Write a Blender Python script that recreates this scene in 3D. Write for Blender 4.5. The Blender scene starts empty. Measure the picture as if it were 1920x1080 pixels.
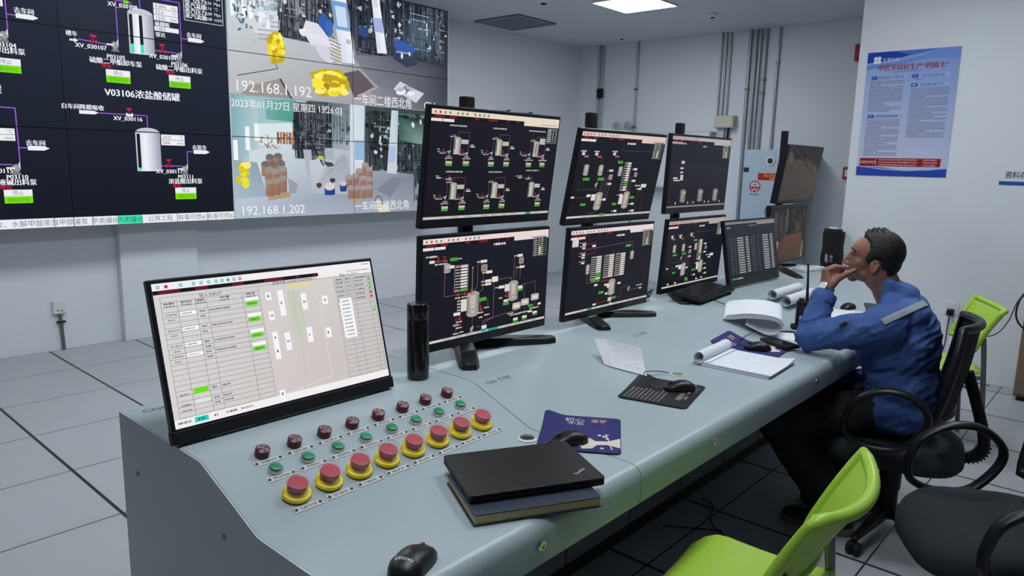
import bpy, math, random
from mathutils import Vector, Matrix, noise
from mathutils.bvhtree import BVHTree

# ------------------------------------------------------------------ camera, world, lights, exposure
SC = bpy.context.scene
COL = SC.collection
PI = math.pi
cam_data = bpy.data.cameras.new('camera')
cam = bpy.data.objects.new('camera', cam_data)
COL.objects.link(cam)
cam_data.sensor_width = 36.0
cam_data.lens = 36.0 * 1354.6 / 1920.0
cam_data.clip_start = 0.05
YAW, PITCH, ROLL, CAMZ = math.radians(41.5244), math.radians(9.9468), math.radians(1.3304), 1.483
_fw = Vector((math.cos(YAW) * math.cos(PITCH), math.sin(YAW) * math.cos(PITCH), -math.sin(PITCH)))
_r0 = Vector((math.sin(YAW), -math.cos(YAW), 0))
_u0 = _r0.cross(_fw)
_rt = _r0 * math.cos(ROLL) + _u0 * math.sin(ROLL)
_up = _u0 * math.cos(ROLL) - _r0 * math.sin(ROLL)
M4 = Matrix.Identity(4)
for i in range(3):
    M4[i][0], M4[i][1], M4[i][2] = _rt[i], _up[i], -_fw[i]
M4[2][3] = CAMZ
cam.matrix_world = M4
SC.camera = cam
wd = bpy.data.worlds.new('world')
SC.world = wd
wd.use_nodes = True
wd.node_tree.nodes['Background'].inputs[0].default_value = (0.5, 0.6, 0.7, 1)
wd.node_tree.nodes['Background'].inputs[1].default_value = 0.05
SC.view_settings.view_transform = 'Standard'
SC.view_settings.look = 'None'
SC.view_settings.gamma = 1.0
SC.view_settings.exposure = 0.0
SC.view_settings.use_curve_mapping = False
SC.cycles.caustics_reflective = False
SC.cycles.caustics_refractive = False
PANEL_STRENGTH = 22.5                      # radiance of the ceiling LED panels
PANELS = [(6.2, 4.0), (4.4, 4.0), (2.6, 4.0), (0.8, 4.0), (4.4, 1.0), (2.6, 1.0), (0.8, 1.0)]


def lin(c):
    c = c / 255.0
    return c / 12.92 if c <= 0.04045 else ((c + 0.055) / 1.055) ** 2.4


def L3(c):
    return (lin(c[0]), lin(c[1]), lin(c[2]))


# ------------------------------------------------------------------ materials
def mat(name, col, rough=0.5, metal=0.0, spec=0.5, bump=0.0, bscale=60.0, vary=0.0, vscale=3.0, emit=0.0, alpha=1.0, trans=0.0, coat=0.0, srgb=True):
    m = bpy.data.materials.new(name)
    m.use_nodes = True
    nt = m.node_tree
    b = nt.nodes['Principled BSDF']
    c = L3(col) if srgb else col
    b.inputs['Base Color'].default_value = (*c, 1)
    b.inputs['Roughness'].default_value = rough
    b.inputs['Metallic'].default_value = metal
    b.inputs['Specular IOR Level'].default_value = spec
    b.inputs['Coat Weight'].default_value = coat
    b.inputs['Transmission Weight'].default_value = trans
    b.inputs['Alpha'].default_value = alpha
    if emit:
        b.inputs['Emission Color'].default_value = (*c, 1)
        b.inputs['Emission Strength'].default_value = emit
    tc = nt.nodes.new('ShaderNodeTexCoord')
    if vary:
        n = nt.nodes.new('ShaderNodeTexNoise')
        n.inputs['Scale'].default_value = vscale
        n.inputs['Detail'].default_value = 5
        nt.links.new(tc.outputs['Object'], n.inputs['Vector'])
        r = nt.nodes.new('ShaderNodeMapRange')
        r.inputs['To Min'].default_value = 1 - vary
        r.inputs['To Max'].default_value = 1 + vary
        nt.links.new(n.outputs['Fac'], r.inputs['Value'])
        mx = nt.nodes.new('ShaderNodeVectorMath')
        mx.operation = 'SCALE'
        mx.inputs[0].default_value = c
        nt.links.new(r.outputs['Result'], mx.inputs['Scale'])
        nt.links.new(mx.outputs['Vector'], b.inputs['Base Color'])
    if bump:
        n2 = nt.nodes.new('ShaderNodeTexNoise')
        n2.inputs['Scale'].default_value = bscale
        n2.inputs['Detail'].default_value = 4
        nt.links.new(tc.outputs['Object'], n2.inputs['Vector'])
        bp = nt.nodes.new('ShaderNodeBump')
        bp.inputs['Strength'].default_value = bump
        bp.inputs['Distance'].default_value = 0.01
        nt.links.new(n2.outputs['Fac'], bp.inputs['Height'])
        nt.links.new(bp.outputs['Normal'], b.inputs['Normal'])
    return m


def floor_material():
    m = mat('raised_floor_tiles', (190, 194, 197), 0.42, spec=0.35)
    nt = m.node_tree
    b = nt.nodes['Principled BSDF']
    tc = nt.nodes.new('ShaderNodeTexCoord')
    sep = nt.nodes.new('ShaderNodeSeparateXYZ')
    nt.links.new(tc.outputs['Object'], sep.inputs[0])

    def math_(op, a, bb=None):
        n = nt.nodes.new('ShaderNodeMath')
        n.operation = op
        for k, v in enumerate((a, bb)):
            if v is None:
                continue
            if isinstance(v, (int, float)):
                n.inputs[k].default_value = v
            else:
                nt.links.new(v, n.inputs[k])
        return n.outputs[0]
    fac = None
    for ax, off, size, wdt in ((0, 1.628, 0.5935, 0.0075), (1, 5.458, 0.600, 0.0035)):
        t = math_('SUBTRACT', sep.outputs[ax], off)
        t = math_('DIVIDE', t, size)
        t = math_('FRACT', math_('ADD', t, 100.5))
        t = math_('ABSOLUTE', math_('SUBTRACT', t, 0.5))
        t = math_('LESS_THAN', t, wdt / size)
        fac = t if fac is None else math_('MAXIMUM', fac, t)
    sp = nt.nodes.new('ShaderNodeTexNoise')
    sp.inputs['Scale'].default_value = 260
    sp.inputs['Detail'].default_value = 3
    nt.links.new(tc.outputs['Object'], sp.inputs['Vector'])
    big = nt.nodes.new('ShaderNodeTexNoise')
    big.inputs['Scale'].default_value = 1.6
    nt.links.new(tc.outputs['Object'], big.inputs['Vector'])
    r1 = nt.nodes.new('ShaderNodeMapRange')
    r1.inputs['From Min'].default_value = 0.3
    r1.inputs['From Max'].default_value = 0.7
    r1.inputs['To Min'].default_value = 0.86
    r1.inputs['To Max'].default_value = 1.08
    nt.links.new(sp.outputs['Fac'], r1.inputs['Value'])
    r2 = nt.nodes.new('ShaderNodeMapRange')
    r2.inputs['To Min'].default_value = 0.93
    r2.inputs['To Max'].default_value = 1.05
    nt.links.new(big.outputs['Fac'], r2.inputs['Value'])
    sc_ = math_('MULTIPLY', r1.outputs['Result'], r2.outputs['Result'])
    vm = nt.nodes.new('ShaderNodeVectorMath')
    vm.operation = 'SCALE'
    vm.inputs[0].default_value = L3((180, 184, 189))
    nt.links.new(sc_, vm.inputs['Scale'])
    mix = nt.nodes.new('ShaderNodeMix')
    mix.data_type = 'RGBA'
    nt.links.new(fac, mix.inputs['Factor'])
    nt.links.new(vm.outputs['Vector'], mix.inputs[6])
    mix.inputs[7].default_value = (*L3((38, 44, 50)), 1)
    nt.links.new(mix.outputs[2], b.inputs['Base Color'])
    return m


def grid_material(name, col, seam, size, off, wdt, rough=0.6):
    m = mat(name, col, rough)
    nt = m.node_tree
    b = nt.nodes['Principled BSDF']
    tc = nt.nodes.new('ShaderNodeTexCoord')
    mp = nt.nodes.new('ShaderNodeMapping')
    mp.inputs['Location'].default_value = (-off[0], -off[1], 0)
    br = nt.nodes.new('ShaderNodeTexBrick')
    br.offset = 0
    br.inputs['Scale'].default_value = 1
    br.inputs['Brick Width'].default_value = size
    br.inputs['Row Height'].default_value = size
    br.inputs['Mortar Size'].default_value = wdt
    br.inputs['Mortar Smooth'].default_value = 0.1
    br.inputs['Color1'].default_value = (*L3(col), 1)
    br.inputs['Color2'].default_value = (*L3(col), 1)
    br.inputs['Mortar'].default_value = (*L3(seam), 1)
    nt.links.new(tc.outputs['Object'], mp.inputs['Vector'])
    nt.links.new(mp.outputs['Vector'], br.inputs['Vector'])
    nt.links.new(br.outputs['Color'], b.inputs['Base Color'])
    return m


def perforated_material():
    m = mat('perforated_steel', (120, 126, 132), 0.45)
    nt = m.node_tree
    b = nt.nodes['Principled BSDF']
    tc = nt.nodes.new('ShaderNodeTexCoord')
    mp = nt.nodes.new('ShaderNodeMapping')
    mp.inputs['Rotation'].default_value = (PI / 2, 0, 0)
    br = nt.nodes.new('ShaderNodeTexBrick')
    br.offset = 0.5
    br.inputs['Scale'].default_value = 1
    br.inputs['Brick Width'].default_value = 0.014
    br.inputs['Row Height'].default_value = 0.010
    br.inputs['Mortar Size'].default_value = 0.0024
    br.inputs['Color1'].default_value = (0.006, 0.007, 0.008, 1)
    br.inputs['Color2'].default_value = (0.006, 0.007, 0.008, 1)
    br.inputs['Mortar'].default_value = (*L3((120, 126, 132)), 1)
    nt.links.new(tc.outputs['Object'], mp.inputs['Vector'])
    nt.links.new(mp.outputs['Vector'], br.inputs['Vector'])
    nt.links.new(br.outputs['Color'], b.inputs['Base Color'])
    return m


def vcol_material(name, emissive, rough):
    m = mat(name, (4, 4, 5) if emissive else (200, 200, 200), rough, spec=0.12 if emissive else 0.3)
    nt = m.node_tree
    b = nt.nodes['Principled BSDF']
    a = nt.nodes.new('ShaderNodeVertexColor')
    a.layer_name = 'Col'
    if emissive:
        nt.links.new(a.outputs['Color'], b.inputs['Emission Color'])
        b.inputs['Emission Strength'].default_value = 1.0
    else:
        nt.links.new(a.outputs['Color'], b.inputs['Base Color'])
    return m


M = dict(
    wall=mat('white_wall_paint', (226, 231, 237), 0.8, bump=0.03, bscale=18, vary=0.015, vscale=1.2),
    floor=floor_material(),
    ceiling=grid_material('ceiling_panels', (205, 208, 215), (185, 188, 196), 0.6, (5.9, 4.9), 0.002),
    desk=mat('grey_green_console_steel', (166, 181, 187), 0.36, spec=0.5, bump=0.015, bscale=220),
    deskside=mat('console_side_steel', (200, 204, 208), 0.42, bump=0.02, bscale=300),
    cab=mat('console_base_steel', (120, 126, 132), 0.5),
    perf=perforated_material(),
    plinth=mat('black_plinth', (22, 23, 25), 0.6),
    black=mat('black_plastic', (20, 22, 27), 0.38, spec=0.4),
    blackm=mat('matt_black_plastic', (17, 18, 21), 0.55, spec=0.3),
    gloss=mat('gloss_black', (10, 10, 12), 0.12, spec=0.6),
    rubber=mat('black_rubber', (16, 16, 17), 0.75),
    mesh=mat('black_mesh_fabric', (13, 14, 17), 0.85, bump=0.5, bscale=500),
    seatf=mat('black_seat_fabric', (30, 37, 42), 0.9, bump=0.4, bscale=350, vary=0.12, vscale=20),
    screen=vcol_material('lit_screen', True, 0.4),
    print=vcol_material('printed_surface', False, 0.45),
    green=mat('lime_green_plastic', (168, 208, 70), 0.35, spec=0.45),
    tube=mat('grey_steel_tube', (112, 118, 122), 0.4, metal=0.5),
    chrome=mat('chrome', (200, 202, 205), 0.18, metal=1.0),
    steel=mat('galvanised_conduit', (172, 178, 184), 0.38, metal=0.6),
    lightemit=mat('led_diffuser', (246, 251, 255), 0.5, emit=PANEL_STRENGTH),
    whitep=mat('white_plastic', (222, 226, 228), 0.45),
    beige=mat('beige_plastic', (205, 200, 186), 0.5),
    lightgrey=mat('light_grey_metal', (192, 198, 208), 0.5),
    locker=mat('pale_blue_metal', (172, 190, 208), 0.45),
    ventm=mat('grey_vent_grille', (136, 148, 162), 0.6),
    red=mat('red_plastic', (160, 28, 38), 0.45),
    estop=mat('red_mushroom_cap', (180, 66, 82), 0.5),
    estopstem=mat('red_stem', (150, 40, 52), 0.5),
    yellow=mat('yellow_plastic', (250, 222, 20), 0.4),
    buzzer=mat('maroon_buzzer', (92, 16, 34), 0.3),
    gbutton=mat('green_button', (22, 140, 100), 0.4),
    clear=mat('clear_guard', (240, 240, 240), 0.06, alpha=0.13),
    plate=mat('aluminium_plate', (200, 203, 204), 0.4),
    ink=mat('dark_ink', (40, 46, 50), 0.6),
    inkw=mat('silver_ink', (226, 228, 232), 0.4),
    paper=mat('white_paper', (226, 230, 238), 0.7, vary=0.02, vscale=30),
    pagein=mat('page_edges', (204, 186, 140), 0.8, vary=0.1, vscale=150),
    navy=mat('navy_cover', (36, 48, 66), 0.55),
    lid=mat('laptop_lid', (14, 14, 17), 0.5, bump=0.05, bscale=400),
    wood=mat('brown_wood_laminate', (128, 106, 88), 0.5, vary=0.08, vscale=6),
    skin=mat('skin', (142, 99, 84), 0.5, vary=0.05, vscale=18),
    hair=mat('black_hair', (13, 12, 13), 0.6, bump=0.35, bscale=420),
    jacket=mat('blue_work_jacket', (62, 92, 154), 0.8, bump=0.15, bscale=220, vary=0.06, vscale=9),
    trouser=mat('black_trousers', (19, 21, 26), 0.85, bump=0.1, bscale=200),
    reflect=mat('silver_reflective_tape', (150, 158, 166), 0.5),
    shoe=mat('black_shoe', (20, 19, 20), 0.5),
    sole=mat('grey_shoe_sole', (112, 104, 96), 0.7),
    dark=mat('dark_opening', (38, 38, 38), 0.8),
    steelw=mat('steel_watch', (196, 190, 182), 0.25, metal=0.9),
    dial=mat('white_watch_dial', (230, 230, 226), 0.3),
    eye=mat('eye_white', (120, 108, 100), 0.3),
    tancap=mat('tan_cap', (136, 130, 116), 0.6),
    glass=mat('lamp_lens', (190, 200, 206), 0.15, alpha=0.6),
)


# ------------------------------------------------------------------ mesh builder
_txt = {}


def text_geo(s):
    if s in _txt:
        return _txt[s]
    c = bpy.data.curves.new('t', 'FONT')
    c.body = s
    c.size = 1
    c.resolution_u = 2
    o = bpy.data.objects.new('t', c)
    COL.objects.link(o)
    dg = bpy.context.evaluated_depsgraph_get()
    me = bpy.data.meshes.new_from_object(o.evaluated_get(dg))
    v = [(p.co.x, p.co.y) for p in me.vertices]
    f = [tuple(p.vertices) for p in me.polygons]
    w = max([p[0] for p in v] or [0])
    COL.objects.unlink(o)
    bpy.data.objects.remove(o)
    bpy.data.curves.remove(c)
    bpy.data.meshes.remove(me)
    _txt[s] = (v, f, w)
    return _txt[s]


class MB:
    def __init__(s):
        s.v, s.f, s.mi, s.fc = [], [], [], []

    def add(s, v, f, mi=0, cols=None):
        n = len(s.v)
        s.v += [tuple(p) for p in v]
        for k, q in enumerate(f):
            s.f.append(tuple(i + n for i in q))
            s.mi.append(mi)
            s.fc.append(cols[k] if cols else None)
        return s

    def box(s, x0, y0, z0, x1, y1, z1, mi=0):
        v = [(x0, y0, z0), (x1, y0, z0), (x1, y1, z0), (x0, y1, z0), (x0, y0, z1), (x1, y0, z1), (x1, y1, z1), (x0, y1, z1)]
        return s.add(v, [(3, 2, 1, 0), (4, 5, 6, 7), (0, 1, 5, 4), (1, 2, 6, 5), (2, 3, 7, 6), (3, 0, 4, 7)], mi)

    def obox(s, c, size, ax, ay, mi=0):
        c, ax, ay = Vector(c), Vector(ax).normalized(), Vector(ay).normalized()
        az = ax.cross(ay)
        v = []
        for k in (-.5, .5):
            for i, j in ((-.5, -.5), (.5, -.5), (.5, .5), (-.5, .5)):
                v.append(c + ax * size[0] * i + ay * size[1] * j + az * size[2] * k)
        return s.add(v, [(3, 2, 1, 0), (4, 5, 6, 7), (0, 1, 5, 4), (1, 2, 6, 5), (2, 3, 7, 6), (3, 0, 4, 7)], mi)

    def prism(s, poly, fn, lo, hi, mi=0):
        n = len(poly)
        v = [fn(a, b, lo) for a, b in poly] + [fn(a, b, hi) for a, b in poly]
        f = [tuple(range(n - 1, -1, -1)), tuple(range(n, 2 * n))]
        f += [(i, (i + 1) % n, n + (i + 1) % n, n + i) for i in range(n)]
        return s.add(v, f, mi)

    def tube(s, pts, r, n=10, mi=0, closed=False, flat=1.0, ref=None, cap=True):
        pts = [Vector(p) for p in pts]
        m = len(pts)
        rs = r if isinstance(r, (list, tuple)) else [r] * m
        v, prev = [], None
        for i, p in enumerate(pts):
            if closed:
                t = pts[(i + 1) % m] - pts[i - 1]
            else:
                t = pts[min(i + 1, m - 1)] - pts[max(i - 1, 0)]
            t.normalize()
            if prev is None:
                a = Vector(ref) if ref else (Vector((0, 0, 1)) if abs(t.z) < 0.9 else Vector((1, 0, 0)))
            else:
                a = prev
            a = a - t * a.dot(t)
            a.normalize()
            b = t.cross(a)
            prev = a
            for k in range(n):
                th = 2 * PI * k / n
                v.append(p + a * (rs[i] * flat * math.cos(th)) + b * (rs[i] * math.sin(th)))
        f = []
        for i in range(m if closed else m - 1):
            j = (i + 1) % m
            for k in range(n):
                l = (k + 1) % n
                f.append((i * n + k, i * n + l, j * n + l, j * n + k))
        if not closed and cap:
            f.append(tuple(range(n - 1, -1, -1)))
            f.append(tuple(range((m - 1) * n, m * n)))
        return s.add(v, f, mi)

    def lathe(s, prof, n=24, c=(0, 0, 0), ax=None, mi=0):
        # prof (r, h) along the axis; ax = (u, v, w) frame
        U, V, W = ax if ax else (Vector((1, 0, 0)), Vector((0, 1, 0)), Vector((0, 0, 1)))
        c = Vector(c)
        v, f = [], []
        for r, h in prof:
            for k in range(n):
                th = 2 * PI * k / n
                v.append(c + U * (r * math.cos(th)) + V * (r * math.sin(th)) + W * h)
        m = len(prof)
        for i in range(m - 1):
            for k in range(n):
                l = (k + 1) % n
                f.append((i * n + k, i * n + l, (i + 1) * n + l, (i + 1) * n + k))
        f.append(tuple(range(n - 1, -1, -1)))
        f.append(tuple(range((m - 1) * n, m * n)))
        return s.add(v, f, mi)

    def ell(s, c, r, ax=None, nu=20, nv=12, mi=0):
        U, V, W = ax if ax else (Vector((1, 0, 0)), Vector((0, 1, 0)), Vector((0, 0, 1)))
        c = Vector(c)
        v = [c - W * r[2]]
        for i in range(1, nv):
            ph = -PI / 2 + PI * i / nv
            for k in range(nu):
                th = 2 * PI * k / nu
                v.append(c + U * (r[0] * math.cos(ph) * math.cos(th)) + V * (r[1] * math.cos(ph) * math.sin(th)) + W * (r[2] * math.sin(ph)))
        v.append(c + W * r[2])
        f = [(0, 1 + (k + 1) % nu, 1 + k) for k in range(nu)]
        for i in range(nv - 2):
            for k in range(nu):
                l = (k + 1) % nu
                f.append((1 + i * nu + k, 1 + i * nu + l, 1 + (i + 1) * nu + l, 1 + (i + 1) * nu + k))
        b = 1 + (nv - 2) * nu
        f += [(b + k, b + (k + 1) % nu, len(v) - 1) for k in range(nu)]
        return s.add(v, f, mi)

    def cap(s, p0, p1, r0, r1, n=16, mi=0):
        # tapered capsule
        p0, p1 = Vector(p0), Vector(p1)
        t = (p1 - p0)
        ln = t.length
        t.normalize()
        a = t.orthogonal().normalized()
        b = t.cross(a)
        prof = []
        for i in range(5):
            th = PI / 2 * i / 5
            prof.append((r0 * math.sin(th) + 1e-4, -r0 * math.cos(th)))
        prof.append((r0, 0))
        prof.append((r1, ln))
        for i in range(1, 6):
            th = PI / 2 * i / 5
            prof.append((r1 * math.cos(th) + 1e-4, ln + r1 * math.sin(th)))
        return s.lathe(prof, n, p0, (a, b, t), mi)

    def sheet(s, rows, th=None, mi=0, mi2=None):
        # grid of points; th = thickness -> closed slab (offset along normals)
        R, Cn = len(rows), len(rows[0])
        P = [[Vector(p) for p in r] for r in rows]
        if th is None:
            v = [p for r in P for p in r]
            f = [(i * Cn + j, i * Cn + j + 1, (i + 1) * Cn + j + 1, (i + 1) * Cn + j) for i in range(R - 1) for j in range(Cn - 1)]
            return s.add(v, f, mi)
        N = []
        for i in range(R):
            for j in range(Cn):
                a = P[min(i + 1, R - 1)][j] - P[max(i - 1, 0)][j]
                b = P[i][min(j + 1, Cn - 1)] - P[i][max(j - 1, 0)]
                nn = b.cross(a)
                N.append(nn.normalized() if nn.length > 1e-12 else Vector((0, 0, 1)))
        v = [p for r in P for p in r]
        v2 = [p + n * th for p, n in zip(v, N)]
        o = R * Cn
        f = []
        for i in range(R - 1):
            for j in range(Cn - 1):
                q = (i * Cn + j, i * Cn + j + 1, (i + 1) * Cn + j + 1, (i + 1) * Cn + j)
                f.append(q[::-1] if False else q)
                f.append(tuple(o + k for k in q[::-1]))
        ring = [j for j in range(Cn)] + [i * Cn + Cn - 1 for i in range(1, R)] + [(R - 1) * Cn + j for j in range(Cn - 2, -1, -1)] + [i * Cn for i in range(R - 2, 0, -1)]
        m = len(ring)
        for k in range(m):
            a, b = ring[k], ring[(k + 1) % m]
            f.append((b, a, o + a, o + b))
        return s.add(v + v2, f, mi)

    def text(s, st, o, ux, uy, h, mi=0, align='l', sx=1.0, lift=0.0):
        v, f, w = text_geo(st)
        o, ux, uy = Vector(o), Vector(ux).normalized(), Vector(uy).normalized()
        k = h / 0.75
        off = {'l': 0, 'c': -w / 2, 'r': -w}[align]
        nn = ux.cross(uy) * lift
        return s.add([o + ux * ((p[0] + off) * k * sx) + uy * (p[1] * k) + nn for p in v], f, mi)

    def build(s, name, mats, parent=None, smooth=None, bevel=0.0, seg=2, loc=None):
        me = bpy.data.meshes.new(name)
        me.from_pydata(s.v, [], s.f)
        if not isinstance(mats, (list, tuple)):
            mats = [mats]
        for m in mats:
            me.materials.append(M[m])
        if len(mats) > 1:
            me.polygons.foreach_set('material_index', s.mi)
        if any(c is not None for c in s.fc):
            at = me.color_attributes.new('Col', 'FLOAT_COLOR', 'CORNER')
            buf = []
            for q, c in zip(s.f, s.fc):
                if c is None:
                    c = (0.5, 0.5, 0.5)
                if isinstance(c[0], (int, float)):
                    buf += [c[0], c[1], c[2], 1.0] * len(q)
                else:
                    for k in range(len(q)):
                        buf += [*c[k], 1.0]
            at.data.foreach_set('color', buf)
        if smooth is not None:
            me.polygons.foreach_set('use_smooth', [True] * len(me.polygons))
            me.update()
            me.set_sharp_from_angle(angle=math.radians(smooth))
        me.validate()
        me.update()
        o = bpy.data.objects.new(name, me)
        COL.objects.link(o)
        if parent is not None:
            o.parent = parent
        if loc:
            o.location = loc
        if bevel:
            bv = o.modifiers.new('bevel', 'BEVEL')
            bv.width = bevel
            bv.segments = seg
            bv.limit_method = 'ANGLE'
            bv.angle_limit = math.radians(50)
        return o


def tag(o, label, cat, group=None):
    o['label'] = label
    o['category'] = cat
    if group:
        o['group'] = group
    return o


def thing(name, label, cat, loc=(0, 0, 0), rz=0.0, group=None, rot=None):
    o = bpy.data.objects.new(name, None)
    o.empty_display_size = 0.05
    COL.objects.link(o)
    o.location = loc
    o.rotation_euler = rot if rot else (0, 0, rz)
    return tag(o, label, cat, group)


def struct(o):
    o['kind'] = 'structure'
    return o


def dup(root, loc=None, label=None, rz=None):
    r = root.copy()
    COL.objects.link(r)
    if loc:
        r.location = loc
    if rz is not None:
        r.rotation_euler = (0, 0, rz)
    if label:
        r['label'] = label
    for ch in list(root.children):
        c = ch.copy()
        COL.objects.link(c)
        c.parent = r
        for g in list(ch.children):
            d = g.copy()
            COL.objects.link(d)
            d.parent = c
    return r


def rrect(x0, y0, x1, y1, r, n=5):
    p = []
    for cx, cy, a in ((x1 - r, y1 - r, 0), (x0 + r, y1 - r, PI / 2), (x0 + r, y0 + r, PI), (x1 - r, y0 + r, 1.5 * PI)):
        for k in range(n + 1):
            t = a + PI / 2 * k / n
            p.append((cx + r * math.cos(t), cy + r * math.sin(t)))
    return p


def arc(c, r, a0, a1, n):
    return [(c[0] + r * math.cos(a0 + (a1 - a0) * k / n), c[1] + r * math.sin(a0 + (a1 - a0) * k / n)) for k in range(n + 1)]


def bez(pts, n=8):
    # Catmull-Rom through points
    P = [Vector(p) for p in pts]
    out = []
    for i in range(len(P) - 1):
        p0, p1, p2, p3 = P[max(i - 1, 0)], P[i], P[i + 1], P[min(i + 2, len(P) - 1)]
        for k in range(n):
            t = k / n
            out.append(0.5 * ((2 * p1) + (p2 - p0) * t + (2 * p0 - 5 * p1 + 4 * p2 - p3) * t * t + (3 * p1 - p0 - 3 * p2 + p3) * t ** 3))
    out.append(P[-1])
    return out


# ------------------------------------------------------------------ picture painter for screens and prints
class Scr:
    """flat picture in its own frame: u to the right 0..1, v down 0..1; facing -y"""

    def __init__(s, W, H, eps=0.00012, fit=None):
        s.W, s.H, s.e, s.m = W, H, eps, MB()
        s.n = {}
        s.sub = (0, 0, 1, 1)

    def P(s, u, v, l):
        a, b, c, d = s.sub
        u, v = a + (c - a) * u, b + (d - b) * v
        return ((u - 0.5) * s.W, -s.e * l, (1 - v) * s.H)

    def poly(s, pts, col, l=1):
        if isinstance(col[0], (int, float)):
            c = L3(col)
        else:
            c = [L3(q) for q in col][::-1]
        kk = round(l * 50)
        s.n[kk] = s.n.get(kk, 0) + 1
        l = l + min(s.n[kk] * 0.012, 0.9)
        p = [s.P(u, v, l) for u, v in pts]
        # orient counter-clockwise seen from -y
        ar = sum(p[i][0] * p[(i + 1) % len(p)][2] - p[(i + 1) % len(p)][0] * p[i][2] for i in range(len(p)))
        if ar < 0:
            p = p[::-1]
        elif not isinstance(col[0], (int, float)):
            c = c[::-1]
        s.m.add(p, [tuple(range(len(p)))], 0, [c])

    def rect(s, u0, v0, u1, v1, col, l=1):
        s.poly([(u0, v0), (u0, v1), (u1, v1), (u1, v0)], col, l)

    def line(s, pts, w, col, l=2):
        k = s.W / s.H * (s.sub[2] - s.sub[0]) / (s.sub[3] - s.sub[1])
        for (a, b), (c, d) in zip(pts[:-1], pts[1:]):
            dx, dy = (c - a) * k, (d - b)
            n = math.hypot(dx, dy) or 1
            ox, oy = -dy / n * w / 2 / k, dx / n * w / 2
            s.poly([(a + ox, b + oy), (c + ox, d + oy), (c - ox, d - oy), (a - ox, b - oy)], col, l)

    def frame(s, u0, v0, u1, v1, w, col, l=2):
        s.line([(u0, v0), (u1, v0), (u1, v1), (u0, v1), (u0, v0)], w, col, l)

    def disc(s, u, v, r, col, l=2, n=14, sy=1.0, a0=0, a1=2 * PI):
        k = s.W / s.H * (s.sub[2] - s.sub[0]) / (s.sub[3] - s.sub[1])
        s.poly([(u + r / k * math.cos(a0 + (a1 - a0) * i / n), v - r * sy * math.sin(a0 + (a1 - a0) * i / n)) for i in range(n if a1 - a0 > 6.2 else n + 1)], col, l)

    def text(s, st, u, v, h, col, l=3, align='c', sx=1.0, bold=False):
        # v = vertical centre, h = height as a share of the frame height
        V, F, w = text_geo(st)
        a, b, c, d = s.sub
        l = l + 0.95
        x0, _, z0 = s.P(u, v, l)
        hh = h * s.H * (d - b)
        k = hh / 0.8
        off = {'l': 0, 'c': -w / 2, 'r': -w}[align]
        cc = L3(col)
        for dx in ((-0.03, 0.03) if bold else (0,)):
            s.m.add([(x0 + (p[0] + off + dx) * k * sx, -s.e * (l + (0.5 if dx > 0 else 0)), z0 + (p[1] - 0.36) * k) for p in V], F, 0, [cc] * len(F))

    def marks(s, u0, v, u1, h, col, l=3, seed=1, dens=0.6):
        # unreadable small print: a row of little strokes
        rd = random.Random(seed * 7919 + int(u0 * 999) + int(v * 7777))
        k = s.W / s.H * (s.sub[2] - s.sub[0]) / (s.sub[3] - s.sub[1])
        u = u0
        while u < u1 - 0.3 * h / k:
            w = h / k * rd.uniform(0.35, 0.8)
            hh = h * rd.uniform(0.6, 1)
            s.rect(u, v - hh / 2, min(u + w, u1), v + hh / 2, col, l)
            u += w + h / k * rd.uniform(0.15, 0.45) / max(dens, 0.1) * 0.6

    def build(s, name, parent, y=0.0, m='screen', x=0.0, z=0.0):
        o = s.m.build(name, m, parent)
        o.location = (x, y, z)
        return o
# ------------------------------------------------------------------ the room
X0, XB, Y0, YW, ZC = -5.0, 8.13, -5.6, 6.06, 3.0
struct(MB().box(X0 - .1, Y0 - .1, -0.1, XB + .1, YW + .1, 0).build('floor', 'floor'))
struct(MB().box(X0 - .1, Y0 - .1, ZC, XB + .1, YW + .1, ZC + .1).build('ceiling', 'ceiling'))
struct(MB().box(X0 - .1, YW, 0, XB + .1, YW + .1, ZC).build('wall_left', 'wall'))
struct(MB().box(XB, Y0 - .1, 0, XB + .1, YW, ZC).build('wall_back', 'wall'))
struct(MB().box(X0 - .1, Y0 - .1, 0, X0, YW, ZC).build('wall_rear', 'wall'))
struct(MB().box(X0, Y0 - .1, 0, XB, Y0, ZC).build('wall_front', 'wall'))
XP = 5.956
struct(MB().box(XP, Y0, 0, XP + 0.18, 1.835, ZC).build('wall_right', 'wall', bevel=0.004))
struct(MB().box(2.15, YW - 0.065, 0, 2.76, YW, ZC).build('pillar', 'wall', bevel=0.004))

# ceiling LED panels (the room's lamps)
PL = ['lit square LED ceiling panel at the top edge of the frame, right of centre',
      'square LED ceiling panel in the row by the video wall, second from the back wall', 'square LED ceiling panel in the row by the video wall, third from the back wall',
      'square LED ceiling panel in the row by the video wall, fourth from the back wall', 'square LED ceiling panel above the seated man, nearest the poster wall',
      'square LED ceiling panel above the middle of the console', 'square LED ceiling panel above the left end of the console']
for (x, y), lb in zip(PANELS, PL):
    t = thing('ceiling_light', lb, 'ceiling light', (x, y, ZC), 0, 'ceiling LED panels')
    fb = MB()
    for a in (-1, 1):
        fb.box(-.3, a * .3 - .012 if a > 0 else -.3, -.014, .3, .3 if a > 0 else -.288, 0)
        fb.box(a * .3 - .012 if a > 0 else -.3, -.288, -.014, .3 if a > 0 else -.288, .288, 0)
    fb.build('frame', 'whitep', t)
    MB().box(-.288, -.288, -.009, .288, .288, -.003).build('diffuser', 'lightemit', t)

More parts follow.
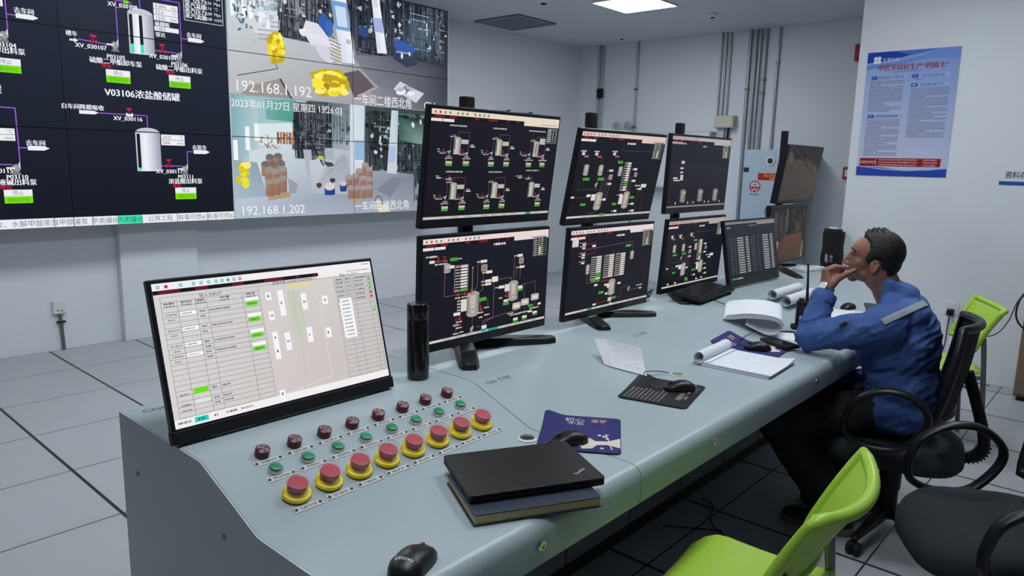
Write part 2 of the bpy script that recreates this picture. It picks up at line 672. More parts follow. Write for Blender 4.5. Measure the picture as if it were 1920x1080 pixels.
# ceiling vent grille
t = thing('ceiling_vent', 'grey square air vent grille in the ceiling right of the video wall', 'vent', (6.25, 5.575, ZC))
MB().box(-.32, -.325, -.006, .32, .325, 0).build('backing', 'ventm', t)
sl = MB()
for k in range(20):
    y = -.3 + k * .0305
    sl.obox((0, y, -.010), (.6, .026, .003), (1, 0, 0), (0, 1, .12))
sl.build('slats', 'ventm', t)
fr = MB()
for a in (-1, 1):
    fr.box(-.32, a * .3125 - .0125, -.018, .32, a * .3125 + .0125, 0)
    fr.box(a * .3075 - .0125, -.3, -.018, a * .3075 + .0125, .3, 0)
fr.build('frame', 'ventm', t)

# things on the ceiling
for (x, y), lb, r in (((7.62, 5.08), 'small white smoke detector on the ceiling above the thin left conduit', .05),
                      ((6.28, 3.5), 'small white smoke detector on the ceiling right of the lit panel', .05),
                      ((5.55, 4.62), 'white dome detector at the top edge of the frame beside the ceiling vent', .075)):
    if r > .06:
        y = 4.60
    if 'right of' in lb:
        x, y = 7.05, 3.62
    d = thing('smoke_detector', lb, 'smoke detector', (x, y, ZC), 0, 'ceiling detectors')
    MB().lathe([(r, 0), (r, -.012), (r * .8, -.03), (r * .45, -.038)][::-1], 20).build('detector_body', 'whitep', d, 40)
    MB().lathe([(r * .35, -.048), (r * .4, -.037)], 14).build('sensor', 'blackm', d, 40)

# conduits on the back wall
def conduit(y, z0, z1, r, lb, clamps=()):
    t = thing('conduit', lb, 'conduit', (XB - r - .004, y, z0), 0, 'steel conduits on the back wall')
    MB().tube([(0, 0, 0), (0, 0, z1 - z0)], r, 12).build('pipe', 'steel', t, 50)
    for c in clamps:
        b = MB().box(-r * 1.25, -r * 1.28, c - z0 - .012, r + .004, r * 1.28, c - z0 + .012)
        b.build('clamp', 'tube', t, bevel=.002)
conduit(5.735, 0, 3.0, .017, 'grey conduit with a small black box clipped to it, nearest the corner', (2.42,))
conduit(5.68, 0, 3.0, .012, 'thin plain grey conduit beside the one nearest the corner')
conduit(5.155, 0, 3.0, .015, 'single grey conduit above the twin emergency lamp', (2.42, 1.95))
for k, lb in enumerate(('left conduit of three going into the beige junction box', 'middle conduit of three going into the beige junction box', 'right conduit of three going into the beige junction box')):
    conduit(4.02 - .055 * k, 2.07, 3.0, .012, lb)
conduit(3.675, 0, 3.0, .019, 'left thick conduit of the bundle above the pale blue fire cabinet', (2.35,))
conduit(3.608, 0, 3.0, .016, 'second conduit of the bundle above the pale blue fire cabinet')
conduit(3.558, 0, 3.0, .016, 'third conduit of the bundle above the pale blue fire cabinet')
conduit(3.495, 0, 3.0, .019, 'right thick conduit of the bundle above the pale blue fire cabinet', (2.3, 2.45))
conduit(3.345, 0, 3.0, .014, 'single conduit standing right of the bundle, nearest the poster wall', (2.62,))
t = thing('switch_box', 'small black box clipped to the conduit nearest the corner', 'switch box', (XB - .05, 5.685, 2.39))
MB().box(-.03, -.035, -.06, .03, .035, .06).build('box_body', 'blackm', t, bevel=.006)
t = thing('junction_box', 'beige junction box under three conduits on the back wall', 'junction box', (XB, 3.89, 1.99))
MB().box(-.11, -.12, -.07, 0, .12, .07).build('box_body', 'beige', t, bevel=.008)
MB().box(-.118, -.112, -.062, -.11, .112, .062).build('cover', 'beige', t, bevel=.003)
tr = MB().box(-.05, .02, -.32, 0, .1, -.07)
tr.build('outlet_duct', 'lightgrey', t)
MB().tube([(-.03, -.03, -.07), (-.035, -.02, -.2), (-.02, .0, -.3)], .014, 8).build('cable', 'black', t, 50)
# twin emergency lamp
t = thing('emergency_light', 'white emergency lamp with two round heads on the back wall', 'emergency light', (XB, 5.32, 1.87))
MB().box(-.07, -.13, -.06, 0, .13, .04).build('lamp_body', 'whitep', t, bevel=.01)
for s_ in (-.085, .085):
    h = MB().lathe([(.02, 0), (.05, .012), (.056, .03), (.056, .045)], 20, (-.02, s_, .1), (Vector((0, 1, 0)), Vector((0, 0, 1)), Vector((-1, 0, 0))))
    hd = h.build('lamp_head', 'whitep', t, 40)
    MB().lathe([(.05, .0451), (.04, .05), (.01, .052)], 20, (-.02, s_, .1), (Vector((0, 1, 0)), Vector((0, 0, 1)), Vector((-1, 0, 0)))).build('lens', 'glass', hd, 40)
# wide wall box
t = thing('wall_box', 'wide white wall-mounted cabinet on the back wall behind the monitors', 'cabinet', (XB, 4.60, 1.54))
MB().box(-.16, -.58, -.34, 0, .58, .34).build('box_body', 'lightgrey', t, bevel=.006)
MB().box(-.17, -.565, -.325, -.16, .565, .325).build('door', 'wall', t, bevel=.003)
MB().box(-.182, -.53, -.02, -.17, -.50, .06).build('handle', 'steel', t, bevel=.003)

# pale blue fire-suppression cabinet
FX = 7.62
t = thing('fire_cabinet', 'tall pale blue fire suppression cabinet with red emblem behind the CCTV screens', 'cabinet', (FX, 3.13, 0))
MB().box(0, -.30, 0, .42, .30, 1.665).build('body', 'locker', t, bevel=.008)
MB().box(-.012, -.29, .02, 0, .29, 1.43).build('door', 'locker', t, bevel=.003)
g = MB().lathe([(.045, 0), (.045, .012), (.034, .016)], 20, (-.001, .0, 1.55), (Vector((0, 1, 0)), Vector((0, 0, 1)), Vector((-1, 0, 0))))
gb = g.build('pressure_gauge', 'whitep', t, 40)
MB().lathe([(.030, .0162), (.012, .02)], 18, (-.001, .0, 1.55), (Vector((0, 1, 0)), Vector((0, 0, 1)), Vector((-1, 0, 0)))).build('gauge_dial', 'dark', gb, 40)
MB().box(-.016, .235, 1.425, -.001, .285, 1.475).build('latch', 'dark', t, bevel=.003)
def lab(S, name, parent, x, y, z):
    o = S.build(name, parent, m='print')
    o.rotation_euler = (0, 0, -PI / 2)
    o.location = (x, y, z)
    return o
S = Scr(.36, .075, fit=None)
S.rect(0, 0, 1, 1, (176, 40, 28), 0)
S.text('禁止非专业人员操作', .5, .33, .36, (240, 200, 60), 2, sx=.75)
S.text('注意安全', .5, .76, .28, (240, 225, 220), 2)
lab(S, 'warning_strip', t, -.0135, -.06, 1.345)
S = Scr(.13, .17)
S.disc(.5, .38, .36, (170, 32, 44), 1, 28)
S.disc(.5, .38, .29, (200, 214, 226), 2, 28, a0=.0, a1=PI)
S.poly([(.18, .42), (.36, .62), (.5, .42), (.64, .62), (.82, .42), (.82, .5), (.64, .7), (.5, .52), (.36, .7), (.18, .5)], (214, 224, 232), 3)
S.rect(.3, .26, .7, .31, (60, 40, 50), 3)
S.disc(.5, .2, .045, (60, 60, 70), 3)
S.marks(.1, .88, .9, .09, (110, 60, 70), 3, 5)
lab(S, 'emblem', t, -.0135, .145, 1.17)
S = Scr(.1, .72)
for k, ch in enumerate('柜式七氟丙烷'):
    S.text(ch, .5, .08 + .165 * k, .11, (88, 92, 110), 2)
lab(S, 'lettering', t, -.0135, -.02, .35)

# tall grey double-door cabinet standing right of the video wall
t = thing('filing_cabinet', 'tall light grey double-door cabinet against the wall between the first stacked monitors', 'cabinet', (6.32, 5.62, 0))
MB().box(-.47, .012, .05, .47, .43, 2.02).build('body', 'lightgrey', t, bevel=.004)
MB().box(-.46, .02, 0, .46, .42, .05).build('plinth', 'tube', t)
for s_ in (-1, 1):
    d = MB().box(min(s_ * .003, s_ * .465), 0, .07, max(s_ * .003, s_ * .465), .012, 2.0).build('door', 'lightgrey', t, bevel=.003)
    MB().box(s_ * .05 - .012, -.014, 1.0, s_ * .05 + .012, 0, 1.12).build('handle', 'chrome', d, bevel=.003)
for k, (xa, xb, zz, lb) in enumerate(((5.95, 6.33, .035, 'dark rod lying on the grey double-door cabinet, left one'), (6.38, 6.72, .03, 'dark rod lying on the grey double-door cabinet, right one'))):
    o = MB().tube([(xa, 5.70, 2.032), (xb - .1, 5.68, 2.034), (xb, 5.70, 2.05 + .006)], [.012, .013, .01], 8).build('rod', 'dark', None, 50)
    tag(o, lb, 'rod', 'rods on top of the grey cabinet')

# wall socket under the video wall with its conduit
t = thing('wall_socket', 'white wall socket above a short grey conduit under the video wall', 'socket', (1.715, YW, .33))
MB().box(-.043, -.03, -.05, .043, 0, .05).build('plate', 'whitep', t, bevel=.005)
MB().box(-.017, -.032, -.028, -.007, -.03, -.02).box(.007, -.032, -.028, .017, -.03, -.02).build('holes', 'dark', t)
MB().tube([(0.005, -.014, -.05), (.012, -.014, -.33)], .012, 10).build('pipe', 'tube', t, 50)
MB().box(-.02, -.03, -.12, .034, 0, -.108).build('clamp', 'dark', t)
# socket on the poster wall, black plug and cord
t = thing('wall_socket', 'white wall socket with a black plug beside the lime chair at the poster wall', 'socket', (XP, 1.02, .51))
MB().box(-.012, -.045, -.045, 0, .045, .045).build('plate', 'whitep', t, bevel=.004)
t = thing('power_plug', 'black power plug in the socket on the poster wall', 'plug', (XP - .012, 1.02, .485))
MB().box(-.045, -.022, -.025, 0, .022, .022).build('plug_body', 'black', t, bevel=.006)
MB().tube(bez([(-.03, 0, -.02), (-.035, .005, -.1), (-.03, .01, -.25), (-.03, .03, -.37), (-.05, -.1, -.45), (-.06, -.3, -.476)]), .004, 6).build('cord', 'black', t, 50)

# poster on the right wall
PW, PH = .607, .9
t = thing('wall_poster', 'blue and white safety rules poster with red title on the right wall', 'poster', (XP - .004, 1.4665, 1.4395), -PI / 2)
MB().box(-PW / 2, 0, 0, PW / 2, .004, PH).build('board', 'print', t)
S = Scr(PW, PH)
S.poly([(0, 0), (0, 1), (1, 1), (1, 0)], [(150, 172, 222), (206, 208, 232), (200, 204, 230), (120, 150, 216)], 0)
S.poly([(0, 0), (0, .085), (.25, .075), (.5, .035), (.72, .012), (.82, 0)], (28, 62, 168), 1)
S.poly([(.3, 0), (.5, .04), (.72, .012), (.82, 0)], (70, 116, 206), 2)
S.poly([(.8, 0), (.7, .03), (.5, .065), (.25, .085), (.0, .1), (.0, .14), (.35, .11), (.7, .07), (1, .09), (1, 0)], (110, 146, 218), 1)
S.poly([(0, .925), (0, 1), (1, 1), (1, .93), (.8, .95), (.5, .945), (.25, .93)], (34, 72, 172), 1)
S.poly([(0, .925), (.3, .94), (.6, .945), (1, .925), (1, .935), (.6, .957), (.3, .95)], (170, 190, 232), 2)
for a in range(4):
    S.disc(.115 + .028 * math.cos(a * PI / 2 + .78), .065 + .019 * math.sin(a * PI / 2 + .78), .016, (225, 232, 245), 3, 12)
S.text('钇聚科技', .27, .067, .028, (214, 224, 244), 3, sx=.9)
S.text('中控室岗位生产“四知卡”', .51, .128, .042, (142, 30, 40), 4, sx=.9, bold=True)
S.line([(.3, .165), (.62, .16)], .004, (60, 100, 200), 3)
rd = random.Random(4)
def head(u, v, n, tx):
    S.rect(u, v - .014, u + .4, v + .014, (150, 184, 234), 2)
    S.poly([(u, v - .015), (u, v + .015), (u + .06, v + .015), (u + .075, v), (u + .06, v - .015)], (36, 96, 190), 3)
    S.text(n, u + .03, v, .018, (240, 244, 250), 4)
    S.text(tx, u + .22, v, .02, (40, 60, 110), 4, sx=.95)
def body(u, v0, v1, w):
    v = v0
    while v < v1:
        e = u + w * (rd.uniform(.3, .7) if rd.random() < .2 else 1)
        S.marks(u, v, e, .0095, (126, 130, 154), 3, rd.randint(1, 9999), 1.2)
        v += .0158
head(.07, .205, '一', '知岗位生产操作法')
body(.06, .235, .485, .38)
head(.07, .515, '三', '知危险危害因素')
body(.06, .545, .83, .38)
head(.52, .205, '二', '知应知应会内容')
body(.54, .232, .24, .14)
head(.52, .275, '四', '知应急处置方法')
body(.52, .305, .70, .41)
S.poly(rrect(.03, .855, .93, .922, .012), (150, 24, 44), 3)
S.text('应急联系电话', .125, .889, .02, (238, 216, 216), 4, sx=.85)
S.rect(.215, .862, .22, .916, (226, 190, 190), 4)
for k in range(3):
    S.marks(.25, .868 + k * .021, .68, .012, (226, 176, 180), 4, k + 40)
    S.marks(.74, .868 + k * .021, .89, .012, (226, 176, 180), 4, k + 50)
S.build('print', t, y=-.0006, m='print')

# blue shelf sign at the right edge
t = thing('wall_sign', 'storage area sign with black lettering over a blue bar on the right wall', 'sign', (XP, .63, 1.40), -PI / 2)
S = Scr(.42, .1)
S.rect(-0.0, .74, 1, 1, (36, 84, 172), 1)
S.text('资料存放区', .07, .32, .42, (34, 40, 52), 2, align='l', sx=.82)
S.build('lettering', t, y=-.0022, m='print')
MB().box(-.21, -.002, 0, .21, 0, .026).build('bar', 'locker', t)

# red fire devices on the back wall, seen past the right wall's edge
t = thing('fire_alarm', 'red alarm sounder high on the back wall beside the right wall edge', 'fire alarm', (XB, 2.462, 2.66), 0, 'red fire devices at the wall edge')
MB().box(-.06, -.075, -.085, 0, .075, .085).build('housing', 'red', t, bevel=.015)
MB().lathe([(.05, .06), (.04, .075), (.01, .08)], 20, (0, 0, -.01), (Vector((0, 1, 0)), Vector((0, 0, 1)), Vector((-1, 0, 0)))).build('sounder', 'red', t, 40)
t = thing('fire_alarm', 'red manual call point low on the back wall beside the right wall edge', 'fire alarm', (XB, 2.478, 1.44), 0, 'red fire devices at the wall edge')
MB().box(-.05, -.06, -.065, 0, .06, .065).build('housing', 'red', t, bevel=.008)
MB().box(-.054, -.035, -.035, -.05, .035, .035).build('push_plate', 'whitep', t)

# black pouch hanging at the wall edge
t = thing('gas_mask_pouch', 'black pouch with grey printed figures hanging at the right wall edge', 'pouch', (XP - .05, 1.87, .70), -PI / 2)
b = MB()
rows = []
for i in range(9):
    z = i / 8 * .30
    hw = .07 - .004 * math.cos(i * 1.3)
    rows.append((hw, .042 + .012 * math.sin(PI * min(1, i / 8 + .1))))
v = []
for i, (hw, dp) in enumerate(rows):
    z = i / 8 * .30
    v += [(-hw, -dp, z), (0, -dp - .008, z), (hw, -dp, z), (hw, dp * .9, z), (-hw, dp * .9, z)]
f = []
for i in range(8):
    for k in range(5):
        l = (k + 1) % 5
        f.append((i * 5 + k, i * 5 + l, i * 5 + 5 + l, i * 5 + 5 + k))
f += [(4, 3, 2, 1, 0), (40, 41, 42, 43, 44)]
b.add(v, f)
b.build('pouch_body', 'mesh', t, 40, bevel=.006)
MB().sheet([[(x, -.058 + .02 * abs(x) / .07 - q, .19 + .13 * j) for x in (-.068, 0, .068)] for j, q in ((0, 0), (1, -.02))], .006).build('flap', 'blackm', t, 40)
MB().box(-.03, -.03, .295, .03, -.01, .335).build('hang_tag', 'whitep', t, bevel=.004)
S = Scr(.08, .08)
S.poly([(.1, .1), (.1, .7), (.3, .95), (.4, .8), (.35, .2), (.25, .05)], (150, 154, 160), 1)
S.disc(.68, .3, .16, (130, 134, 140), 1)
S.disc(.68, .68, .17, (120, 124, 130), 1)
S.disc(.68, .68, .09, (30, 32, 36), 2)
S.build('print', t, y=-.0665, m='print', z=.05)

# brown cabinet at the right edge with cables on top
t = thing('side_cabinet', 'brown wood laminate cabinet at the right edge of the frame', 'cabinet', (5.66, .28, 0))
MB().box(0, -.42, .03, .28, .28, .64).build('body', 'wood', t, bevel=.004)
MB().box(.02, -.4, 0, .26, .26, .03).build('plinth', 'blackm', t)
for q in (0, 1):
    d = MB().box(-.016, .275 - .345 * (q + 1) + .004, .05, 0, .275 - .345 * q - .002, .625).build('door', 'wood', t, bevel=.002)
t = thing('cable_coil', 'black cables hanging over the brown cabinet edge', 'cable', (5.66, .5, .64))
MB().tube(bez([(.1, -.1, .012), (.05, .03, .06), (-.02, .085, .05), (-.04, .10, -.06), (-.03, .06, -.14), (-.024, -.02, -.16), (-.03, -.1, -.13)]), .006, 7).build('loop', 'black', t, 50)
MB().tube(bez([(.1, -.08, .012), (.03, .04, .1), (.0, .1, .03), (.0, .14, -.12), (.03, .2, -.22), (.1, .3, -.27), (.2, .4, -.26), (.27, .5, -.22)]), .0035, 6).build('thin_cord', 'black', t, 50)

# ------------------------------------------------------------------ the video wall
VX0, VX1, VZ0, VZ1, VY = -.645, 5.405, .955, 3.0, 5.76
t = thing('video_wall', 'wall of seamless display panels showing a process diagram and two camera views', 'video wall', (0, VY, 0))
pw, ph = 1.21, (VZ1 - .004 - VZ0) / 3
for i in range(5):
    for j in range(3):
        MB().box(VX0 + i * pw, .004, VZ0 + j * ph, VX0 + (i + 1) * pw - .002, .07, VZ0 + (j + 1) * ph - .002).build('display_panel', 'black', t)
rk = MB()
for i in range(5):
    rk.box(VX0 + i * pw + .3, .07, VZ0 + .1, VX0 + i * pw + .36, .30, VZ1 - .1)
    rk.box(VX0 + i * pw + .8, .07, VZ0 + .1, VX0 + i * pw + .86, .30, VZ1 - .1)
rk.build('mounting_rails', 'tube', t)
MB().box(VX1, -.001, VZ0, VX1 + .008, .07, VZ1 - .004).box(2.978, -.0022, VZ0, 2.990, -.0015, VZ1 - .004).build('edge_trim', 'whitep', t)

W1, W2, GR, TEAL, PUR, WH = (236, 236, 242), (210, 214, 222), (120, 222, 10), (66, 226, 176), (150, 90, 214), (235, 238, 246)


def hmi_bg(S, top=(30, 38, 54), bot=(20, 24, 36)):
    S.poly([(0, 0), (0, 1), (1, 1), (1, 0)], [top, bot, bot, top], 0)


def tank(S, u, v, title, names, level=.2, bars=1, boxes=1, left=True, sc=1.0, small=False, inlet=None):
    """one storage tank with pipes, pumps and buttons; u, v = tank left edge and dome top; proportions of the wall picture"""
    L = 2
    k_ = .8 if small else 1.0
    W1, WH, TEAL = [tuple(int(q * w) for q, w in zip(c, (k_ * 1.02, k_, k_ * .93) if small else (1, 1, 1))) for c in ((236, 236, 242), (235, 238, 246), (66, 226, 176))]
    PUR, GR = ((132, 84, 116), (80, 160, 52)) if small else ((150, 90, 214), (120, 222, 10))
    c1, c2, c3 = [tuple(int(q * w) for q, w in zip(c, (.86, .83, .76) if small else (1, 1, 1))) for c in ((196, 200, 214), (240, 242, 250), (150, 154, 170))]
    x0, x1, y0, y1 = u, u + .0495, v + .019, v + .158
    S.poly([(x0, y0), (x0, y1), (u + .018, y1), (u + .018, y0)], [c1, c1, c2, c2], L)
    S.poly([(u + .018, y0), (u + .018, y1), (x1, y1), (x1, y0)], [c2, c2, c3, c3], L)
    S.poly([(x0, y0 - .0005)] + [(u + .0248 - .0248 * math.cos(PI * k / 10), y0 - .019 * math.sin(PI * k / 10)) for k in range(11)][1:-1] + [(x1, y0 - .0005)], c1, L)
    for b in range(bars):
        bx = u + .0025 + b * .019
        S.rect(bx, y0 + .004, bx + .0065, y1 - .003, (24, 26, 34), L + 1)
        S.rect(bx, y1 - .003 - (y1 - y0) * level, bx + .0065, y1 - .003, TEAL, L + 2)
    # right hand boxes
    bx = x1 + .002
    for k in range(boxes):
        yy = y0 - .048 + .0203 * k if boxes > 2 else y0 + .003 + .0203 * k
        S.rect(bx, yy, bx + .0495, yy + .019, W1, L)
        if not small:
            S.text(('0.004', '22.6', '1350', '24.0', '544')[k if boxes > 2 else 3 + k], bx + .003, yy + .0095, .014, (110, 112, 120), L + 2, 'l')
            S.text(('Kp', '°C', 'mm', '°C', 'mm')[k if boxes > 2 else 3 + k], bx + .046, yy + .0095, .012, (120, 122, 130), L + 2, 'r')
    # outlet side
    pu = u + .0985
    S.line([(x1, v + .137), (pu - .004, v + .149)] if False else [(x1, v + .138), (pu - .006, v + .138)], .0035, PUR, L)
    S.rect(u + .060, v + .113, u + .070, v + .119, (206, 30, 70), L + 1)
    S.line([(u + .065, v + .119), (u + .065, v + .132)], .003, (206, 30, 70), L + 1)
    S.poly([(u + .059, v + .131), (u + .059, v + .145), (u + .065, v + .138), (u + .071, v + .145), (u + .071, v + .131), (u + .065, v + .138)], (206, 30, 70), L + 1)
    def pump(pu, pv):
        S.disc(pu, pv, .0125, (150, 152, 158), L + 1, 14)
        S.poly([(pu - .003, pv + .008), (pu - .008, pv + .022), (pu + .008, pv + .022), (pu + .003, pv + .008)], (120, 122, 128), L)
        S.rect(pu - .016, pv - .003, pu - .002, pv + .003, (220, 220, 224), L + 2)
        S.rect(pu + .004, pv - .018, pu + .0065, pv - .002, (220, 220, 224), L + 2)
    def button(bu, bv):
        S.rect(bu, bv, bu + .0455, bv + .022, W1, L)
        S.rect(bu, bv + .0225, bu + .0455, bv + .0445, GR, L)
        if not small:
            S.text('停止', bu + .0227, bv + .011, .013, (120, 122, 128), L + 2)
            S.text('控制/运行位', bu + .0227, bv + .0335, .012, (60, 140, 20), L + 2, sx=.8)
    pump(pu, v + .149)
    ys = v + (.148 if True else 0)
    big = .0175
    def label(cx, cy, st, h, col, bold=True):
        if small:
            w = len(st) * h * (.55 if st.isascii() else .95) * .56 * .5
            S.marks(cx - w, cy, cx + w, h * .8, col, L + 2, int(cx * 9999) + int(cy * 999))
        else:
            S.text(st, cx, cy, h, col, L + 2, bold=bold)
    label(u + .065, v + .158, names['xo'], .0165, WH)
    label(pu, v + .178, names['po'], .0165, WH)
    label(pu, v + .1955, names['no'], .0175, WH)
    label(pu - .019, v + .2105, '停止', .014, (214, 30, 60))
    button(pu - .0235, v + .2195)
    tv = v + .083
    S.line([(pu + .0065, v + .130), (pu + .0065, tv)], .0035, PUR, L)
    S.line([(pu + .0065, tv), (pu + .021, tv)], .0035, PUR, L)
    S.poly([(pu + .021, tv - .0075), (pu + .021, tv + .0075), (pu + .048, tv + .0075), (pu + .057, tv), (pu + .048, tv - .0075)], WH, L + 1)
    label(pu + .034, tv - .017, names.get('go', '去车间'), .0155, WH)
    if left:
        S.line([(pu + .0065, tv), (pu + .0065, v - .044), (u + .025, v - .044), (u + .025, v + .001)], .0035, PUR, L)
        pl = u - .027
        pump(pl, v + .137)
        S.line([(u - .094, v + .132), (pl - .012, v + .138)], .0035, PUR, L)
        S.line([(pl + .006, v + .12), (pl + .006, v - .016), (u + .008, v - .016), (u + .008, v + .012)], .0035, PUR, L)
        S.rect(u - .072, v + .112, u - .060, v + .118, (206, 30, 70), L + 1)
        S.line([(u - .066, v + .118), (u - .066, v + .130)], .003, (206, 30, 70), L + 1)
        S.poly([(u - .072, v + .128), (u - .072, v + .141), (u - .066, v + .134), (u - .060, v + .141), (u - .060, v + .128), (u - .066, v + .134)], (206, 30, 70), L + 1)
        S.poly([(u - .108, v + .134), (u - .108, v + .140), (u - .100, v + .140), (u - .100, v + .145), (u - .093, v + .137), (u - .100, v + .129), (u - .100, v + .134)], WH, L + 1)
        S.rect(u - .006, v - .02, u + .004, v - .01, GR, L + 1)
        label(u - .104, v + .116, '槽车', .0145, WH)
        label(u - .071, v + .151, names['xi'], .0165, WH)
        label(u - .008, v - .001, names['xt'], .0165, WH)
        label(pl, v + .177, names['pi'], .0165, WH)
        label(pl, v + .195, names['ni'], .0175, WH)
        label(pl - .018, v + .2095, '停止', .014, (214, 30, 60))
        button(pl - .0205, v + .2215)
    if inlet:
        S.poly([(u - .101, v - .049), (u - .101, v - .037), (u - .074, v - .037), (u - .066, v - .043), (u - .074, v - .049)], WH, L + 1)
        label(u - .094, v - .06, inlet, .0155, WH)
        S.line([(u - .066, v - .043), (u + .0255, v - .043), (u + .0255, v + .001)], .0035, PUR, L)
        S.rect(u - .013, v - .066, u - .004, v - .059, (206, 30, 70), L + 1)
        S.line([(u - .0085, v - .06), (u - .0085, v - .045)], .003, (206, 30, 70), L + 1)
        S.poly([(u - .015, v - .05), (u - .015, v - .037), (u - .002, v - .05), (u - .002, v - .037)], WH, L + 1)
        label(u - .012, v - .029, names['xi'], .0165, WH)
    label(u + .0215, v - (.1 if left else .117) + (.0 if not small else 0), title, .026 if not small else .021, WH)


def hmi_tanks(S, small=False):
    N = [dict(xi='XV_030101', xt='XV_030102', xo='XV_030103', pi='P03101', po='P03102', ni='乙二醇卸车泵', no='乙二醇出料泵'),
         dict(xi='XV_030104', xt='XV_030105', xo='XV_030106', pi='P03103', po='P03104', ni='甲醇卸车泵', no='甲醇出料泵'),
         dict(xi='XV_030107', xt='XV_030108', xo='XV_030109', pi='P03105', po='P03106', ni='硫酸二甲酯卸车泵', no='硫酸二甲酯出料泵'),
         dict(xi='XV_030110', xt='XV_030111', xo='XV_030112', pi='P03107', po='P03108', ni='甲酸钠卸车泵', no='甲酸钠出料泵'),
         dict(xi='XV_030113', xt='XV_030114', xo='XV_030115', pi='P03109', po='P03110', ni='液碱卸车泵', no='液碱出料泵'),
         dict(xi='XV_030116', xo='XV_030117', po='P03111', no='浓盐酸出料泵', go='去装车')]
    tank(S, .168, .234, 'V03101乙二醇储罐', N[0], .3, 1, 2, small=small)
    tank(S, .480, .234, 'V03102甲醇储罐', N[1], .25, 1, 2, small=small)
    tank(S, .7922, .234, 'V03103硫酸二甲酯储罐', N[2], .22, 2, 3, small=small)
    tank(S, .168, .652, 'V03104甲酸钠储罐', N[3], .0, 1, 2, small=small, inlet='自车间')
    tank(S, .480, .652, 'V03105液碱储罐', N[4], .25, 1, 2, small=small)
    tank(S, .7922, .651, 'V03106浓盐酸储罐', N[5], .07, 1, 2, left=False, small=small, inlet='自车间降膜吸收')
    if not small:
        x = .7922 + .0515
        S.rect(x, .2855, x + .0495, .3015, W1, 2)
        S.text('1455', x + .003, .2935, .014, (110, 112, 120), 4, 'l')
        S.text('磁翻板', x + .001, .2765, .0145, WH, 4, 'l', bold=True)
        S.text('雷达', x + .001, .314, .0145, WH, 4, 'l', bold=True)
    S.frame(.9066, .1, .9915, .2475, .0022, W2, 3)
    for k, (a, b, c) in enumerate((('循环水压力:', '0.41', 'Mpa'), ('冷冻水温度:', '7.20', '°C'), ('空气压力:', '0.63', 'Mpa'), ('氮气压力:', '0.36', 'Mpa'), ('蒸汽温度:', '163.16', '°C'), ('蒸汽压力:', '0.68', 'Mpa'), ('蒸汽流量:', '124.68', 'm3/h'))):
        yy = .113 + .0195 * k
        if small:
            S.marks(.91, yy, .942, .012, WH, 4, k)
            S.marks(.952, yy, .966, .011, (200, 206, 200), 4, k + 20)
            S.marks(.976, yy, .988, .011, (180, 200, 180), 4, k + 30)
        else:
            S.text(a, .9085, yy, .0165, WH, 4, 'l', bold=True)
            S.text(b, .967, yy, .0125, WH, 4, 'r')
            S.text(c, .972, yy, .0125, WH, 4, 'l')


def hmi_chrome(S, tint=(236, 226, 220), tabs=True, tt=(206, 204, 204)):
    """tool bar with alarm list at the top of the operator screens, tab row at the bottom"""
    S.rect(0, 0, 1, .047, tint, 3)
    S.rect(.69, .047, 1, .088, tint, 3)
    S.rect(0, .047, .69, .078, (26, 22, 24), 3)
    for k in range(11):
        u = .018 + .033 * k + (.02 if k > 3 else 0) + (.025 if k > 6 else 0)
        S.rect(u, .014, u + .013, .036, (120, 130, 136) if k != 1 else (196, 50, 50), 4)
    for a, b in ((.02, .09), (.12, .17), (.30, .33), (.4, .47), (.55, .565), (.63, .645)):
        S.rect(a, .052, b, .073, (118, 30, 40), 4)
    S.marks(.84, .066, .98, .012, (150, 140, 138), 4, 7)
    S.rect(0, .08, .075, .106, (226, 222, 220), 3)
    S.rect(.079, .08, .155, .106, (226, 222, 220), 3)
    if tabs:
        S.rect(0, .968, 1, .992, tt, 3)


S = Scr(3.63, VZ1 - VZ0)
hmi_bg(S, (34, 42, 60), (19, 23, 34))
hmi_tanks(S)
S.rect(0, .986, 1, 1.0, W1, 3)
S.sub = (0, 0, 1, 1)
S.rect(0, .969, 1, 1.0, (232, 234, 242), 3)
for u in (.53, .632, .70, .868, .935):
    S.rect(u, .969, u + .0014, 1, (90, 96, 104), 5)
for a, b, st in ((.53, .632, '环合、水解甲酸蒸馏'), (.632, .70, '甲醇灌泵'), (.70, .747, '甲类罐组'), (.747, .796, '丙类罐组'), (.797, .868, '公用工程'), (.868, .935, '有毒可燃#1'), (.935, 1.0, '有毒可燃#2')):
    if st == '丙类罐组':
        S.rect(a, .969, b, 1, TEAL, 4)
    S.text(st, (a + b) / 2, .985, .0185, (120, 122, 132) if st != '丙类罐组' else (30, 110, 90), 6)
for k in (1, 2):
    S.rect(k / 3 - .0006, 0, k / 3 + .0006, 1, (6, 7, 10), 9)
for k in (1, 2):
    S.rect(0, k / 3 - .0016, 1, k / 3 + .0016, (6, 7, 10), 9)
S.build('process_screen', t, x=VX0 + 3.63 / 2, z=VZ0)


